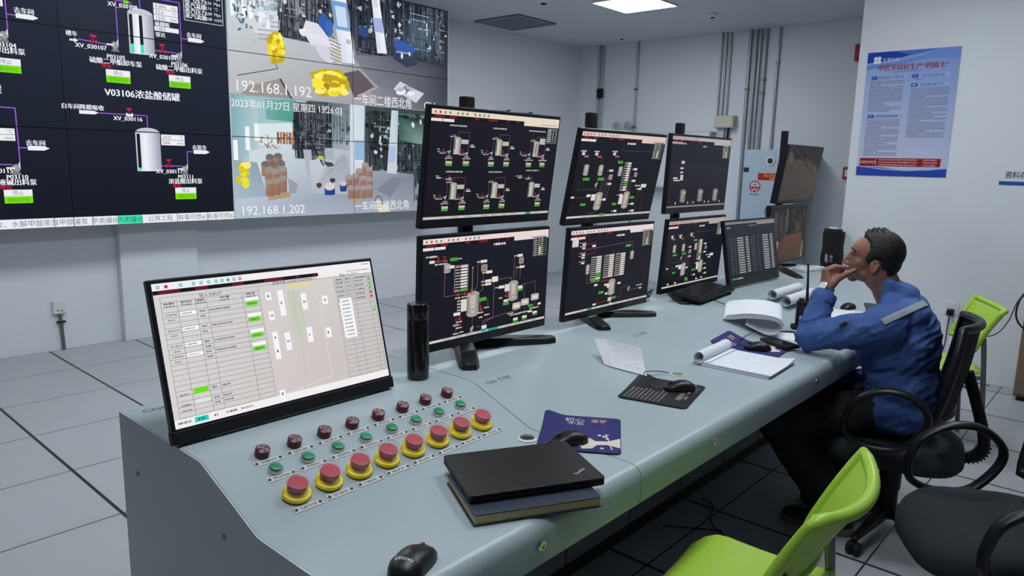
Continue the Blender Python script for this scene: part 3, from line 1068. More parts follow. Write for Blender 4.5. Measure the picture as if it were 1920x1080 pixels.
def camview(S, which):
    rd = random.Random(31 + which)

    def blob(u, v, ru, rv, col, l, n=11, jit=.25):
        S.poly([(u + ru * (1 + rd.uniform(-jit, jit)) * math.cos(2 * PI * k / n), v + rv * (1 + rd.uniform(-jit, jit)) * math.sin(2 * PI * k / n)) for k in range(n)], col, l)

    def pipes(u0, v0, u1, v1, n, cols, l, w0=.0012, w1=.004):
        for _ in range(n):
            u, w = rd.uniform(u0, u1), rd.uniform(w0, w1)
            a = v0 + (v1 - v0) * rd.choice([0, 0, rd.random() * .5])
            e = v1 - (v1 - v0) * rd.choice([0, rd.random() * .6])
            if e - a < .03:
                continue
            c = rd.choice(cols)
            d = tuple(int(q * .6) for q in c)
            s_ = rd.uniform(-.004, .004)
            S.poly([(u, a), (u + s_, e), (u + w + s_, e), (u + w, a)], [c, c, d, d], l + rd.random() * .8)
        for _ in range(n // 4):
            u, v = rd.uniform(u0, u1), rd.uniform(v0, v1)
            e = min(u1, u + rd.uniform(.02, .12))
            c = rd.choice(cols)
            S.poly([(u, v), (u, v + .008), (e, v + .012), (e, v + .004)], c, l + .4 + rd.random() * .5)
        for _ in range(n // 3):
            u, v = rd.uniform(u0, u1), rd.uniform(v0, v1)
            blob(u, v, rd.uniform(.003, .010), rd.uniform(.008, .03), rd.choice(cols), l + .5 + rd.random() * .4, 7)

    DK = [(26, 30, 40), (36, 40, 52), (46, 52, 64), (62, 68, 80), (84, 90, 102), (112, 118, 128), (30, 34, 44), (52, 58, 70), (160, 166, 174)]

    def clutter(u0, v0, u1, v1, n, cols, l, wmin=.002, wmax=.009, tall=True):
        for _ in range(n):
            u, v = rd.uniform(u0, u1), rd.uniform(v0, v1)
            w, h = rd.uniform(wmin, wmax), rd.uniform(.03, .22) if tall else rd.uniform(.01, .05)
            h = min(h, v1 - v)
            c = rd.choice(cols)
            s_ = rd.uniform(-.01, .01)
            S.poly([(u, v), (u + s_, v + h), (u + w + s_, v + h), (u + w, v)], c, l + rd.random() * .8)

    G = [(34, 38, 48), (60, 66, 78), (98, 104, 114), (150, 156, 164), (200, 206, 214), (24, 28, 36)]
    if which == 0:
        S.poly([(0, 0), (0, 1), (.6, 1), (.52, 0)], [(206, 222, 226), (186, 186, 190), (160, 156, 160), (120, 124, 134)], 0)
        S.poly([(.52, 0), (.6, 1), (1, 1), (1, 0)], [(70, 76, 88), (146, 146, 156), (70, 76, 90), (30, 36, 50)], 0)
        # window wall at the left, bright floor
        S.poly([(0, 0), (0, .42), (.06, .40), (.1, .5), (.2, .52), (.2, 0)], [(170, 206, 210), (190, 206, 212), (210, 214, 218), (220, 220, 224), (214, 216, 220), (216, 226, 230)], 1)
        for u in (.01, .05, .075):
            S.poly([(u, .06), (u + .006, .4), (u + .022, .38), (u + .016, .05)], (244, 250, 252), 2)
        S.poly([(.12, 0), (.115, .14), (.19, .16), (.21, 0)], (190, 208, 212), 2)
        clutter(.02, .28, .08, .5, 14, [(70, 90, 110), (110, 120, 130), (60, 70, 80)], 2, .004, .012, False)
        clutter(.08, .02, .2, .34, 70, [(150, 176, 186), (220, 228, 232), (110, 130, 140), (80, 130, 150), (190, 200, 206)], 2.5, .004, .016, False)
        pipes(.03, .0, .2, .3, 46, [(180, 200, 206), (150, 166, 174), (214, 222, 226), (110, 124, 134)], 2.6)
        for k in range(16):
            blob(.115 + rd.uniform(0, .05), .28 + rd.uniform(0, .16), .010, .022, rd.choice([(210, 222, 232), (170, 192, 210), (236, 240, 244)]), 4.5)
        for k in range(5):
            S.line([(.11, .40 + .035 * k), (.19, .39 + .035 * k)], .008, (150, 154, 158), 4)
        S.poly([(.19, 0), (.2, .5), (.4, .52), (.42, .3), (.4, 0)], [(110, 116, 126), (84, 88, 98), (70, 74, 84), (60, 64, 76), (80, 84, 96)], 2)
        pipes(.19, 0, .4, .5, 230, DK, 3)
        pipes(.19, 0, .3, .3, 40, [(170, 176, 184), (200, 204, 210), (140, 146, 154)], 4.5, .001, .0025)
        clutter(.22, .3, .4, .5, 24, [(44, 60, 84), (70, 76, 88), (90, 84, 84)], 4.2, .006, .02, False)
        clutter(.08, .3, .2, .62, 8, [(190, 194, 200), (150, 156, 160)], 3, .01, .03, False)
        S.poly([(.47, 0), (.52, .58), (.97, .60), (1, .5), (1, 0)], [(44, 48, 60), (96, 100, 112), (58, 64, 78), (30, 36, 48), (28, 32, 44)], 2)
        pipes(.49, 0, 1, .52, 330, [(20, 24, 34), (30, 34, 46), (40, 46, 60), (54, 60, 76), (72, 80, 96), (26, 30, 42), (36, 40, 54), (96, 106, 122)], 3)
        for _ in range(46):
            u, v = rd.uniform(.52, .99), rd.uniform(.02, .42)
            blob(u, v, rd.uniform(.003, .011), rd.uniform(.008, .028), rd.choice([(206, 214, 226), (170, 184, 200), (140, 156, 176)]), 4.4, 6, .5)
        S.poly([(.50, .56), (.6, .80), (1, .86), (1, .55), (.7, .52)], [(128, 130, 142), (126, 126, 136), (60, 66, 80), (48, 54, 68), (88, 94, 108)], 4)
        # haze and truck at the right
        S.poly([(.70, .38), (.70, .54), (.77, .60), (.83, .56), (.82, .44), (.77, .38)], (46, 58, 82), 5)
        S.poly([(.70, .40), (.715, .345), (.78, .38), (.82, .42), (.81, .46), (.72, .46)], (50, 88, 168), 6)
        S.rect(.715, .46, .79, .475, (150, 160, 176), 6)
        for k in range(6):
            blob(.84, .30, .085 - .012 * k, .20 - .028 * k, (52 + 7 * k, 64 + 8 * k, 82 + 8 * k), 4.0 + .1 * k, 18, .05)
        pipes(.74, .0, .98, .5, 60, [(50, 60, 78), (80, 92, 110), (36, 44, 58), (150, 164, 180)], 4.8, .001, .003)
        blob(.745, .50, .006, .03, (220, 226, 232), 6.5)
        blob(.785, .47, .005, .02, (220, 226, 232), 6.5)
        # columns
        for a in (((.397, 0), (.452, .64), (.511, .635), (.47, 0)), ((.593, 0), (.62, .51), (.668, .50), (.63, 0))):
            S.poly(list(a), [(226, 232, 242), (206, 214, 230), (236, 240, 248), (240, 244, 250)], 7)
        S.poly([(.408, .12), (.426, .36), (.492, .36), (.478, .12)], (120, 160, 206), 8)
        S.poly([(.425, .16), (.436, .33), (.482, .33), (.472, .16)], (200, 220, 240), 9)
        S.poly([(.60, .2), (.608, .32), (.652, .32), (.645, .19)], (166, 176, 222), 8)
        S.poly([(.472, .43), (.475, .47), (.495, .47), (.492, .43)], (190, 186, 180), 9)
        S.poly([(.602, .02), (.604, .1), (.624, .1), (.62, .02)], (224, 206, 214), 8)
        # blue figures by the column
        blob(.375, .33, .02, .09, (52, 92, 170), 8)
        blob(.40, .36, .017, .07, (60, 104, 184), 8)
        blob(.363, .235, .006, .018, (224, 216, 150), 9)
        blob(.405, .25, .006, .018, (220, 212, 150), 9)
        blob(.555, .34, .024, .06, (44, 72, 128), 6)
        # bags and pallets
        S.poly([(.285, .42), (.30, .33), (.35, .34), (.4, .45), (.385, .53), (.32, .53)], (222, 220, 230), 8)
        S.poly([(.33, .52), (.39, .52), (.425, .62), (.40, .67), (.36, .62)], (212, 210, 226), 8.4)
        S.poly([(.40, .43), (.405, .60), (.44, .66), (.455, .64), (.44, .47)], (210, 204, 196), 9)
        for k in range(6):
            S.line([(.402, .46 + k * .03), (.45, .49 + k * .03)], .008, (120, 116, 116), 10)
        for k in range(7):
            blob(.29 + .02 * k, .43 + .012 * k, .02, .03, rd.choice([(236, 234, 240), (204, 204, 216), (226, 226, 236)]), 9)
        def ypile(cu, cv, ru, rv, n):
            S.poly([(cu - ru, cv - rv * .55), (cu - ru * .55, cv + rv), (cu + ru * .85, cv + rv * .72), (cu + ru, cv - rv * .1), (cu + ru * .55, cv - rv), (cu - ru * .3, cv - rv * .95)], (196, 168, 22), 10)
            for _ in range(n):
                qx, qy = rd.uniform(-.8, .8), rd.uniform(-.8, .8)
                blob(cu + ru * qx * (1 - .25 * abs(qy)) + ru * .08 * qy, cv + rv * qy * .9 - rv * .1 * qx, ru * .28, rv * .20, rd.choice([(248, 232, 60), (240, 216, 36), (226, 196, 28), (252, 240, 110), (190, 160, 24)]), 11 + rd.random(), 8)
        ypile(.178, .60, .036, .135, 26)
        ypile(.40, .83, .088, .125, 40)
        blob(.385, .86, .014, .03, (176, 130, 30), 12.5)
        # floor hatches
        S.line([(.03, .85), (.183, .76), (.165, .69)], .008, (96, 92, 96), 6)
        S.line([(.19, .84), (.235, 1.0)], .02, (84, 82, 88), 6)
        S.poly([(.06, .93), (.19, .84), (.23, 1), (.04, 1)], (158, 146, 144), 5)
        S.poly([(.46, .73), (.54, .68), (.6, .82), (.51, .94)], (98, 88, 96), 5.5)
        S.line([(.53, .68), (.62, .82), (.52, .92)], .012, (178, 174, 182), 6)
        # grey bags at the right
        S.poly([(.70, .82), (.735, .74), (.80, .79), (.865, .83), (.82, .93)], (206, 210, 224), 8)
        for k in range(9):
            blob(.74 + rd.uniform(-.02, .07), .80 + rd.uniform(-.04, .06), .02, .022, rd.choice([(236, 238, 244), (120, 128, 146), (176, 182, 198)]), 9)
        S.text('192.168.1.192', .015, .925, .10, (238, 240, 244), 14, 'l', sx=1.02)
        S.text('一车间二楼西北角', .505, .945, .085, (240, 240, 244), 14, 'l', sx=.82)
        S.text('CH', .862, .945, .09, (236, 238, 242), 14, 'l')
    else:
        S.poly([(0, 0), (0, 1), (.5, 1), (.5, 0)], [(150, 190, 196), (190, 200, 214), (206, 212, 224), (160, 186, 192)], 0)
        S.poly([(.5, 0), (.5, 1), (1, 1), (1, 0)], [(120, 140, 146), (196, 204, 216), (116, 122, 136), (60, 70, 74)], 0)
        S.poly([(0, .45), (0, 1), (.86, 1), (.9, .62), (.5, .40), (.2, .36)], [(176, 192, 204), (178, 190, 206), (150, 156, 170), (116, 122, 138), (176, 186, 204), (206, 216, 224)], 1)
        # left teal wall with windows
        S.poly([(0, .0), (0, .58), (.04, .52), (.1, .42), (.1, .06), (.05, 0)], [(120, 168, 178), (140, 176, 186), (160, 190, 196), (180, 204, 208), (176, 200, 206), (150, 188, 194)], 2)
        for u, a, b in ((.005, .36, .56), (.05, .25, .44), (.085, .22, .36)):
            S.rect(u, a, u + .016, b, (240, 246, 248), 3)
        S.poly([(.1, .22), (.1, .4), (.2, .38), (.24, .3), (.23, .2)], (216, 228, 230), 2)
        S.poly([(.13, .02), (.13, .18), (.24, .19), (.25, .0)], [(120, 172, 166), (110, 170, 160), (70, 150, 130), (110, 160, 150)], 2)
        clutter(.1, .3, .25, .42, 30, [(180, 130, 90), (90, 90, 96), (210, 214, 220), (150, 100, 70)], 3, .004, .01, False)
        for k in range(6):
            S.rect(.17 + .012 * k, .28, .179 + .012 * k, .38, (186, 126, 84) if k % 2 else (130, 100, 84), 4)
        S.poly([(.24, .1), (.23, .42), (.38, .5), (.41, .3), (.40, 0), (.3, 0)], [(70, 80, 86), (76, 82, 92), (60, 64, 74), (56, 60, 70), (64, 70, 78), (80, 90, 96)], 3)
        pipes(.24, .02, .4, .5, 220, DK, 4)
        for k in range(9):
            S.line([(.30 + .008 * k, .30 + .035 * k), (.325 + .008 * k, .30 + .035 * k)], .008, (120, 124, 132), 5)
        S.line([(.295, .28), (.375, .62)], .014, (30, 34, 42), 5)
        S.poly([(.39, .0), (.40, .4), (.49, .42), (.49, 0)], [(90, 104, 110), (146, 158, 168), (170, 180, 190), (120, 134, 140)], 4)
        pipes(.4, .05, .48, .36, 26, [(60, 68, 76), (120, 134, 142), (170, 184, 192), (84, 94, 102)], 5)
        S.poly([(.56, .0), (.55, .52), (.66, .60), (.92, .66), (1, .5), (1, 0)], [(64, 76, 78), (84, 90, 100), (70, 76, 88), (60, 64, 74), (40, 46, 52), (50, 66, 66)], 3)
        pipes(.56, .04, .98, .6, 330, [(24, 30, 36), (40, 48, 54), (58, 66, 72), (84, 94, 100), (36, 54, 52), (20, 24, 30), (120, 134, 138)], 4)
        for _ in range(26):
            blob(rd.uniform(.58, .97), rd.uniform(.1, .5), rd.uniform(.003, .01), rd.uniform(.008, .03), rd.choice([(206, 216, 220), (150, 170, 176)]), 5.2, 6, .5)
        S.poly([(.72, .08), (.73, .3), (.86, .34), (.86, .12)], [(44, 84, 78), (60, 100, 96), (130, 160, 156), (50, 84, 80)], 5)
        clutter(.8, .5, .9, .9, 40, [(20, 24, 32), (50, 56, 66), (90, 96, 106)], 5)
        # columns
        S.poly([(.487, .0), (.482, .68), (.545, .68), (.556, .0)], [(210, 224, 232), (196, 208, 220), (214, 222, 232), (196, 214, 222)], 7)
        S.poly([(.505, .32), (.505, .50), (.552, .50), (.553, .32)], (150, 182, 216), 8)
        S.poly([(.690, .02), (.664, .62), (.715, .63), (.725, .02)], [(204, 214, 222), (196, 206, 218), (200, 210, 220), (180, 194, 202)], 7)
        S.poly([(.678, .36), (.672, .52), (.706, .52), (.71, .36)], (170, 190, 226), 8)
        # plinths
        for a, c in ((((.095, .48), (.13, .80), (.165, .80), (.13, .46)), (150, 160, 170)), (((.06, .44), (.07, .62), (.14, .60), (.13, .42)), (206, 214, 222)),
                     (((.275, .42), (.295, .66), (.315, .66), (.31, .42)), (174, 178, 188)), (((.37, .40), (.37, .5), (.41, .5), (.41, .40)), (170, 176, 186))):
            S.poly(list(a), c, 6)
        S.poly([(.298, .52), (.31, .80), (.48, .82), (.465, .46), (.42, .46), (.41, .58), (.36, .56), (.34, .50)], [(196, 200, 210), (180, 186, 198), (178, 184, 196), (160, 166, 178), (190, 194, 204), (150, 156, 166), (196, 200, 208), (200, 204, 212)], 8)
        S.poly([(.36, .52), (.38, .57), (.41, .56), (.40, .53)], (70, 74, 74), 9)
        blob(.35, .49, .014, .02, (196, 190, 90), 9)
        blob(.34, .73, .012, .024, (96, 60, 64), 9)
        blob(.40, .69, .012, .022, (80, 50, 56), 9)
        # low wall with yellow bag
        S.poly([(0, .52), (.09, .54), (.125, .82), (0, .84)], [(150, 172, 186), (140, 160, 174), (156, 174, 190), (168, 186, 200)], 6)
        for k in range(12):
            blob(.035 + rd.uniform(-.02, .02), .64 + rd.uniform(-.08, .08), .013, .03, rd.choice([(236, 222, 50), (214, 196, 30), (246, 236, 110)]), 9)
        # drums
        def drum(u, v, w, h, c, top):
            S.poly([(u - w, v), (u - w * .95, v + h), (u - w * .5, v + h * 1.04), (u, v + h * 1.06), (u + w * .5, v + h * 1.04), (u + w * .95, v + h), (u + w, v)], [tuple(int(q * .9) for q in c), tuple(int(q * .8) for q in c), c, c, c, tuple(int(q * .7) for q in c), tuple(int(q * .75) for q in c)], 10 + v)
            S.disc(u, v, w * 2.36, top, 10.1 + v, 16, sy=.62)
        S.poly([(.125, .80), (.13, .86), (.22, .83), (.215, .79)], (176, 150, 120), 9)
        for (u, v) in ((.14, .49), (.172, .48), (.122, .55), (.152, .55), (.183, .54), (.135, .60), (.16, .61), (.19, .59), (.135, .70), (.162, .69), (.188, .67)):
            drum(u, v, .0165, .10 if v < .65 else .12, (196, 150, 126), (150, 146, 140) if v > .57 else (110, 108, 108))
        S.poly([(.21, .67), (.25, .72), (.24, .80), (.215, .80)], (150, 156, 170), 8)
        drum(.387, .745, .024, .075, (44, 92, 176), (210, 208, 204))
        drum(.449, .72, .016, .07, (44, 92, 176), (196, 200, 204))
        S.poly([(.485, .86), (.49, .91), (.60, .85), (.60, .80)], (180, 156, 130), 9)
        for (u, v) in ((.555, .545), (.525, .60), (.575, .585), (.505, .65), (.54, .67), (.575, .68), (.475, .66), (.512, .76), (.545, .76), (.575, .755), (.485, .76)):
            drum(u, v, .0165, .10, (190, 150, 140), (160, 150, 148))
        S.poly([(.61, .78), (.70, .66), (.75, .68), (.68, .86)], (126, 130, 146), 7)
        S.poly([(.615, .92), (.62, 1), (.68, 1), (.67, .93)], (216, 210, 196), 9)
        blob(.618, .92, .016, .05, (206, 202, 184), 10)
        S.line([(.60, .90), (.61, .84), (.63, .85), (.64, .92)], .007, (50, 54, 62), 10)
        S.text('2023年01月27日 星期四 13:26:03', .002, .065, .065, (242, 244, 246), 24, 'l', sx=.94)
        S.text('192.168.1.202', .02, .935, .085, (238, 240, 244), 24, 'l', sx=1.02)
        S.text('一车间三楼西北角', .50, .935, .08, (240, 240, 244), 24, 'l', sx=.84)


vh = (VZ1 - .012 - VZ0) / 2
for w_ in (0, 1):
    S = Scr(2.42, vh)
    camview(S, w_)
    S.rect(.5 - .0009, 0, .5 + .0009, 1, (6, 7, 10), 28)
    q = (1 / 3 * 2.045 - .008) / vh if w_ == 0 else (2 / 3 * 2.045 - .008 - vh) / vh
    S.rect(0, q - .0028, 1, q + .0028, (6, 7, 10), 28)
    if w_ == 0:
        S.rect(0, .994, 1, 1, (150, 156, 162), 27)
    S.build('camera_screen', t, x=2.985 + 1.21, z=VZ0 + (vh if w_ == 0 else 0))
# ------------------------------------------------------------------ the console
PROF = [(.864, .655), (.864, .716), (.868, .732), (.877, .744), (.892, .75), (1.215, .75), (1.228, .7525), (1.448, .8345), (1.462, .837), (1.897, .837)]


def desk_z(y):
    for (a, za), (b, zb) in zip(PROF[4:-1], PROF[5:]):
        if a <= y <= b:
            return za + (zb - za) * (y - a) / (b - a)
    return .75 if y < .9 else .837


UNDER = [(1.897, .78), (1.47, .78), (1.24, .70), (.90, .70), (.876, .655)]
UX = [.655, 1.475, 2.295, 3.115, 3.935]
UL = ['left end console unit carrying the push buttons and the white monitor',
      'second console unit from the left, carrying the black lettered mouse pad',
      'third console unit from the left, under the rolled-over notepad and the man\'s elbow',
      'fourth console unit from the left, under the rolled drawings',
      'far end console unit with a slanted end under the CCTV monitors']


def slope(x, s, h=0.0):
    """point on the sloping button panel: s metres up from the fold, h above it"""
    dy, dz = .2278 / .2421, .082 / .2421
    n = math.hypot(.235, .087)
    cy, cz = .235 / n, .087 / n
    return Vector((x, 1.22 + cy * s - cz * h, .75 + cz * s + cy * h))


SUX, SUY = Vector((1, 0, 0)), Vector((0, .235, .087)).normalized()
SUN = SUX.cross(SUY)
for i in range(5):
    t = thing('console_unit', UL[i], 'control console', (UX[i], 0, 0), 0, 'console units in a row')
    w = .82 - (.003 if i == 0 else .0002)
    if i < 4:
        MB().prism(PROF + UNDER, lambda a, b, h: (h, a, b), 0, w).build('desk_top', 'desk', t, 35)
    else:
        xe = lambda y: [q for q in (4.12 + (y - .864) * .963 if y < 1.217 else 4.46 + (y - 1.217) * .62 if y < 1.48 else 4.62 + (y - 1.48) * 1.6 if y < 1.66 else 4.91 + (y - 1.66) * .4,)][0] - UX[4]
        P2 = PROF[:5] + [(1.0, .75), (1.1, .75)] + PROF[5:9] + [(1.5, .837), (1.6, .837), (1.66, .837), (1.75, .837), (1.897, .837)]
        b = MB()
        n = len(P2)
        v = [(0, y, z) for y, z in P2] + [(xe(y), y, z) for y, z in P2]
        v += [(0, y, z - .045) for y, z in P2] + [(xe(y), y, z - .045) for y, z in P2]
        f = []
        for k in range(n - 1):
            f.append((k, n + k, n + k + 1, k + 1))
            f.append((2 * n + k, 2 * n + k + 1, 3 * n + k + 1, 3 * n + k))
            f.append((n + k, 3 * n + k, 3 * n + k + 1, n + k + 1))
            f.append((k, k + 1, 2 * n + k + 1, 2 * n + k))
        f += [(0, 2 * n, 3 * n, n), (n - 1, 2 * n - 1, 4 * n - 1, 3 * n - 1)]
        b.add(v, f)
        b.build('desk_top', 'desk', t, 35)
        w = .80
    if i == 0:
        MB().prism([(1.897, 0), (1.897, .8362), (1.462, .8355), (1.446, .832), (1.226, .7505), (1.21, .7492), (.887, .7495), (.864, .73), (.864, .655), (1.05, .60), (1.34, .45), (1.40, 0)],
                   lambda a, b, h: (h, a, b), -.004, .016).build('end_panel', 'deskside', t)
        for (yy, zz) in ((1.80, .70), (1.36, .70)):
            MB().lathe([(.006, 0), (.006, .002)], 12, (-.004, yy, zz), (Vector((0, 1, 0)), Vector((0, 0, 1)), Vector((-1, 0, 0)))).build('screw_hole', 'cab', t)
    bx = .018 if i == 0 else 0
    MB().box(bx, 1.40, .085, w, 1.885, .70 if i < 4 else .74).build('base_cabinet', 'cab', t, bevel=.003)
    MB().box(bx, 1.425, 0, w, 1.87, .085).build('plinth', 'plinth', t)
    for q in (0, 1):
        xa, xb = (bx + .006 + q * (w - bx) / 2, bx - .004 + (q + 1) * (w - bx) / 2)
        d = MB().box(xa, 1.388, .09, xb, 1.40, .69).build('cabinet_door', 'cab', t, bevel=.002)
        MB().box(xa + .07, 1.3865, .50, xb - .07, 1.388, .64).build('vent', 'perf', d)
    if i < 3:
        lx = .43
        lk = MB().lathe([(.013, 0), (.013, .003), (.010, .006), (.006, .006), (.0058, .004)], 18, (lx if i == 0 else .40, .8638, .70), (Vector((1, 0, 0)), Vector((0, 0, 1)), Vector((0, -1, 0))))
        lk.build('lock', 'chrome', t, 40)
    # maker's lettering
    if i in (1, 2, 3):
        lx0, ls = .033, (.224, .236, .246)[i - 1]
        o = slope(lx0, ls - .008, .0004)
        b = MB()
        b.text('Chitic', o, SUX, SUY, .015, 0, sx=.95)
        b.tube([o + SUX * .056 + SUY * .016, o + SUX * .063 + SUY * .007, o + SUX * .056 - SUY * .003], .0009, 5)
        b.text('中控', o + SUX * .069, SUX, SUY, .014, 0, sx=.95)
        b.build('lettering', 'ink', t)
    if i == 0:
        b = MB()
        o = Vector((.034, 1.838, .8374))
        b.text('Chitic', o, (1, 0, 0), (0, 1, 0), .026, 0, sx=.95)
        b.tube([o + Vector((.085, .026, 0)), o + Vector((.10, .012, 0)), o + Vector((.085, -.004, 0))], .0014, 5)
        b.text('中控', o + Vector((.11, 0, 0)), (1, 0, 0), (0, 1, 0), .024, 0, sx=.95)
        b.build('lettering', 'ink', t)
    gx = {0: 1.41 - UX[0], 1: 2.249 - UX[1]}.get(i)
    if gx:
        gy = {0: 1.181, 1: 1.196}[i]
        if i == 0:
            MB().lathe([(.021, .0), (.0255, .0), (.0265, .002), (.024, .004), (.021, .006), (.0205, .0)], 28, (gx, gy, .750)).build('cable_grommet', 'whitep', t, 40)
        else:
            MB().lathe([(.021, .0), (.027, .0), (.027, .002), (.021, .003), (.0205, .0)], 28, (gx, gy, .750)).build('cable_grommet', 'beige', t, 40)
        MB().lathe([(.0205, .0004), (.001, .0006)], 24, (gx, gy, .7502)).build('grommet_hole', 'dark' if i == 0 else 'tancap', t)

# ------------------------------------------------------------------ push buttons, sounders, emergency stops and plates
ORD = ['leftmost', 'second from left', 'third from left', 'fourth from left', 'fourth from right', 'third from right', 'second from right', 'rightmost']
XB8 = [.7755 + .0815 * k for k in range(8)]
FR = Matrix((SUX, SUY, SUN)).transposed().to_4x4()


def on_slope(name, lb, cat, x, s, group):
    t = thing(name, lb, cat, slope(x, s), 0, group)
    t.rotation_euler = FR.to_euler()
    return t


proto = {}
for k in range(8):
    x = XB8[k]
    # sounder
    lb = 'maroon alarm buzzer with white rings, %s of the back row of eight' % ORD[k]
    if k == 0:
        t = proto['b'] = on_slope('alarm_buzzer', lb, 'buzzer', x, .215, 'alarm buzzers on the console')
        MB().lathe([(.0165, 0), (.0165, .015), (.0158, .0178), (.0138, .0190)], 28).build('housing', 'buzzer', t, 40)
        b = MB()
        for r in (.0046, .0080, .0114):
            for q in ((.25, 1.45), (2.1, 3.9) if False else (1.75, 2.95), (3.5, 4.6), (4.9, 6.0)):
                b.tube([(r * math.cos(a), r * math.sin(a), .0192) for a in [q[0] + (q[1] - q[0]) * j / 6 for j in range(7)]], .0006, 4)
        b.lathe([(.0013, .0190), (.0013, .0197)], 10)
        b.build('sound_rings', 'inkw', t)
    else:
        t = dup(proto['b'], slope(x, .215 + .0014 * k), lb)
    # green button
    lb = 'green push button in a chrome ring, %s of the middle row of eight' % ORD[k]
    if k == 0:
        t = proto['g'] = on_slope('push_button', lb, 'button', x + .001, .157, 'green push buttons on the console')
        MB().lathe([(.0160, 0), (.0160, .007), (.0148, .0095), (.0133, .0095)], 28).build('bezel_ring', 'chrome', t, 40)
        MB().lathe([(.0132, .006), (.0132, .0115), (.0120, .0125)], 28).build('button_cap', 'gbutton', t, 40)
    else:
        t = dup(proto['g'], slope(x + .001, .157 + .0014 * k), lb)
    # emergency stop
    lb = 'red emergency stop on a yellow ring, %s of the front row' % ORD[k]
    if k == 0:
        t = proto['e'] = on_slope('emergency_stop', lb, 'emergency stop', x, .072, 'emergency stops on the console')
        MB().lathe([(.0278, 0), (.0278, .0105), (.0262, .0138), (.0175, .0140)], 32).tube([(.0268 * math.cos(math.radians(a)), .0268 * math.sin(math.radians(a)), .0068) for a in range(175, 386, 15)], .0060, 8).build('base_ring', 'yellow', t, 40)
        MB().lathe([(.0165, .0141), (.0165, .024)], 24).build('stem', 'estopstem', t, 40)
        MB().lathe([(.0175, .0205), (.0212, .0225), (.0218, .0320), (.0210, .0345), (.013, .0352)], 28).build('mushroom_cap', 'estop', t, 40)
        g = MB()
        g.lathe([(.0260, .0139), (.0264, .0415)], 30)
        g.f = [q for q in g.f if len(q) == 4]
        g.mi, g.fc = [0] * len(g.f), [None] * len(g.f)
        g.tube([(.0262 * math.cos(2 * PI * j / 30), .0262 * math.sin(2 * PI * j / 30), .0410) for j in range(30)], .0009, 5, closed=True)
        g.build('clear_guard', 'clear', t, 40)
        MB().box(-.0045, .0255, .0080, .0045, .0285, .020).build('guard_hinge', 'yellow', t, bevel=.0015)
    else:
        t = dup(proto['e'], slope(x, .072 + .0014 * k), lb)
    # plates
    for r, (sy, gl) in enumerate(((.190, 'maroon buzzers'), (.134, 'green buttons'), (.030, 'emergency stops'))):
        lb = 'metal nameplate in front of the %s, %s of its row' % (gl, ORD[k])
        tt = on_slope('nameplate', lb, 'nameplate', x + .006 if r == 2 else x + .003, sy + .0014 * k, 'nameplates in front of the ' + gl)
        MB().box(-.034, -.0073, 0, .034, .0073, .0012).build('plate', 'plate', tt)
        for a in (-.0285, .0285):
            MB().lathe([(.0036, .0012), (.0036, .0024), (.002, .003)], 12, (a, 0, 0)).build('screw', 'ink', tt, 40)
        b = MB()
        rd = random.Random(k * 3 + r)
        u = -.018
        while u < .017:
            cw = rd.uniform(.0034, .0046)
            for _ in range(5):
                if rd.random() < .5:
                    yy = rd.uniform(-.003, .003)
                    b.box(u, yy - .0003, .0012, u + cw, yy + .0003, .00135)
                else:
                    xx = u + rd.uniform(0, cw)
                    b.box(xx - .0003, -.0034, .0012, xx + .0003, .0034, .00135)
            u += cw + .0012
        b.build('engraving', 'ink', tt)

# ------------------------------------------------------------------ monitors
MW, MH = .615, .37


def monitor(lb, x, y, z, tilt, draw, yaw=0, W=MW, H=MH, depth=.022, chin=.026, side=.008, top=.011, chin_out=0.0, group='operator monitors on the console', bulge=True):
    t = thing('monitor', lb, 'monitor', (x, y, z), 0, group, rot=(math.radians(-tilt), 0, math.radians(yaw)))
    MB().box(-W / 2, 0, 0, W / 2, depth, H).build('housing', 'black', t, bevel=.003)
    if bulge:
        MB().prism(rrect(-W * .3, H * .25, W * .3, H * .78, .02), lambda a, b, h: (a, h, b), depth, depth + .022).build('back_cover', 'blackm', t, bevel=.006)
    if chin_out:
        MB().box(-W / 2 - .002, -chin_out, -.003, W / 2 + .003, depth, chin - .004).build('chin', 'blackm', t, bevel=.003)
    S = Scr(W - 2 * side, H - top - chin)
    draw(S)
    S.build('screen', t, y=-.0006, z=chin)
    return t


RED, GRN, DKB = (190, 50, 70), (84, 176, 60), (24, 26, 37)
LB, PK = (222, 214, 206), (150, 100, 120)


def vessel(S, u, v, w, h, c=(206, 198, 190)):
    d = tuple(int(q * .52) for q in c)
    S.poly([(u - w / 2, v - h * .34), (u - w / 2, v + h * .34), (u, v + h * .34), (u, v - h * .34)], [d, d, c, c], 4)
    S.poly([(u, v - h * .34), (u, v + h * .34), (u + w / 2, v + h * .34), (u + w / 2, v - h * .34)], [c, c, d, d], 4)
    k = S.W / S.H
    for sg in (-1, 1):
        S.poly([(u - w / 2 * math.cos(PI * j / 10), v + sg * (h * .34 + h * .16 * math.sin(PI * j / 10))) for j in range(11)], tuple(int(q * .8) for q in c), 4)
    S.line([(u, v - h * .62), (u, v + h * .3)], .003, (120, 104, 104), 5)
    S.line([(u - w * .3, v + h * .12), (u + w * .3, v + h * .3)], .004, (96, 84, 84), 6)
    S.line([(u - w * .3, v + h * .3), (u + w * .3, v + h * .12)], .004, (96, 84, 84), 6)
    S.line([(u - w * .38, v + h * .02), (u + w * .38, v + h * .02)], .003, (140, 124, 120), 6)


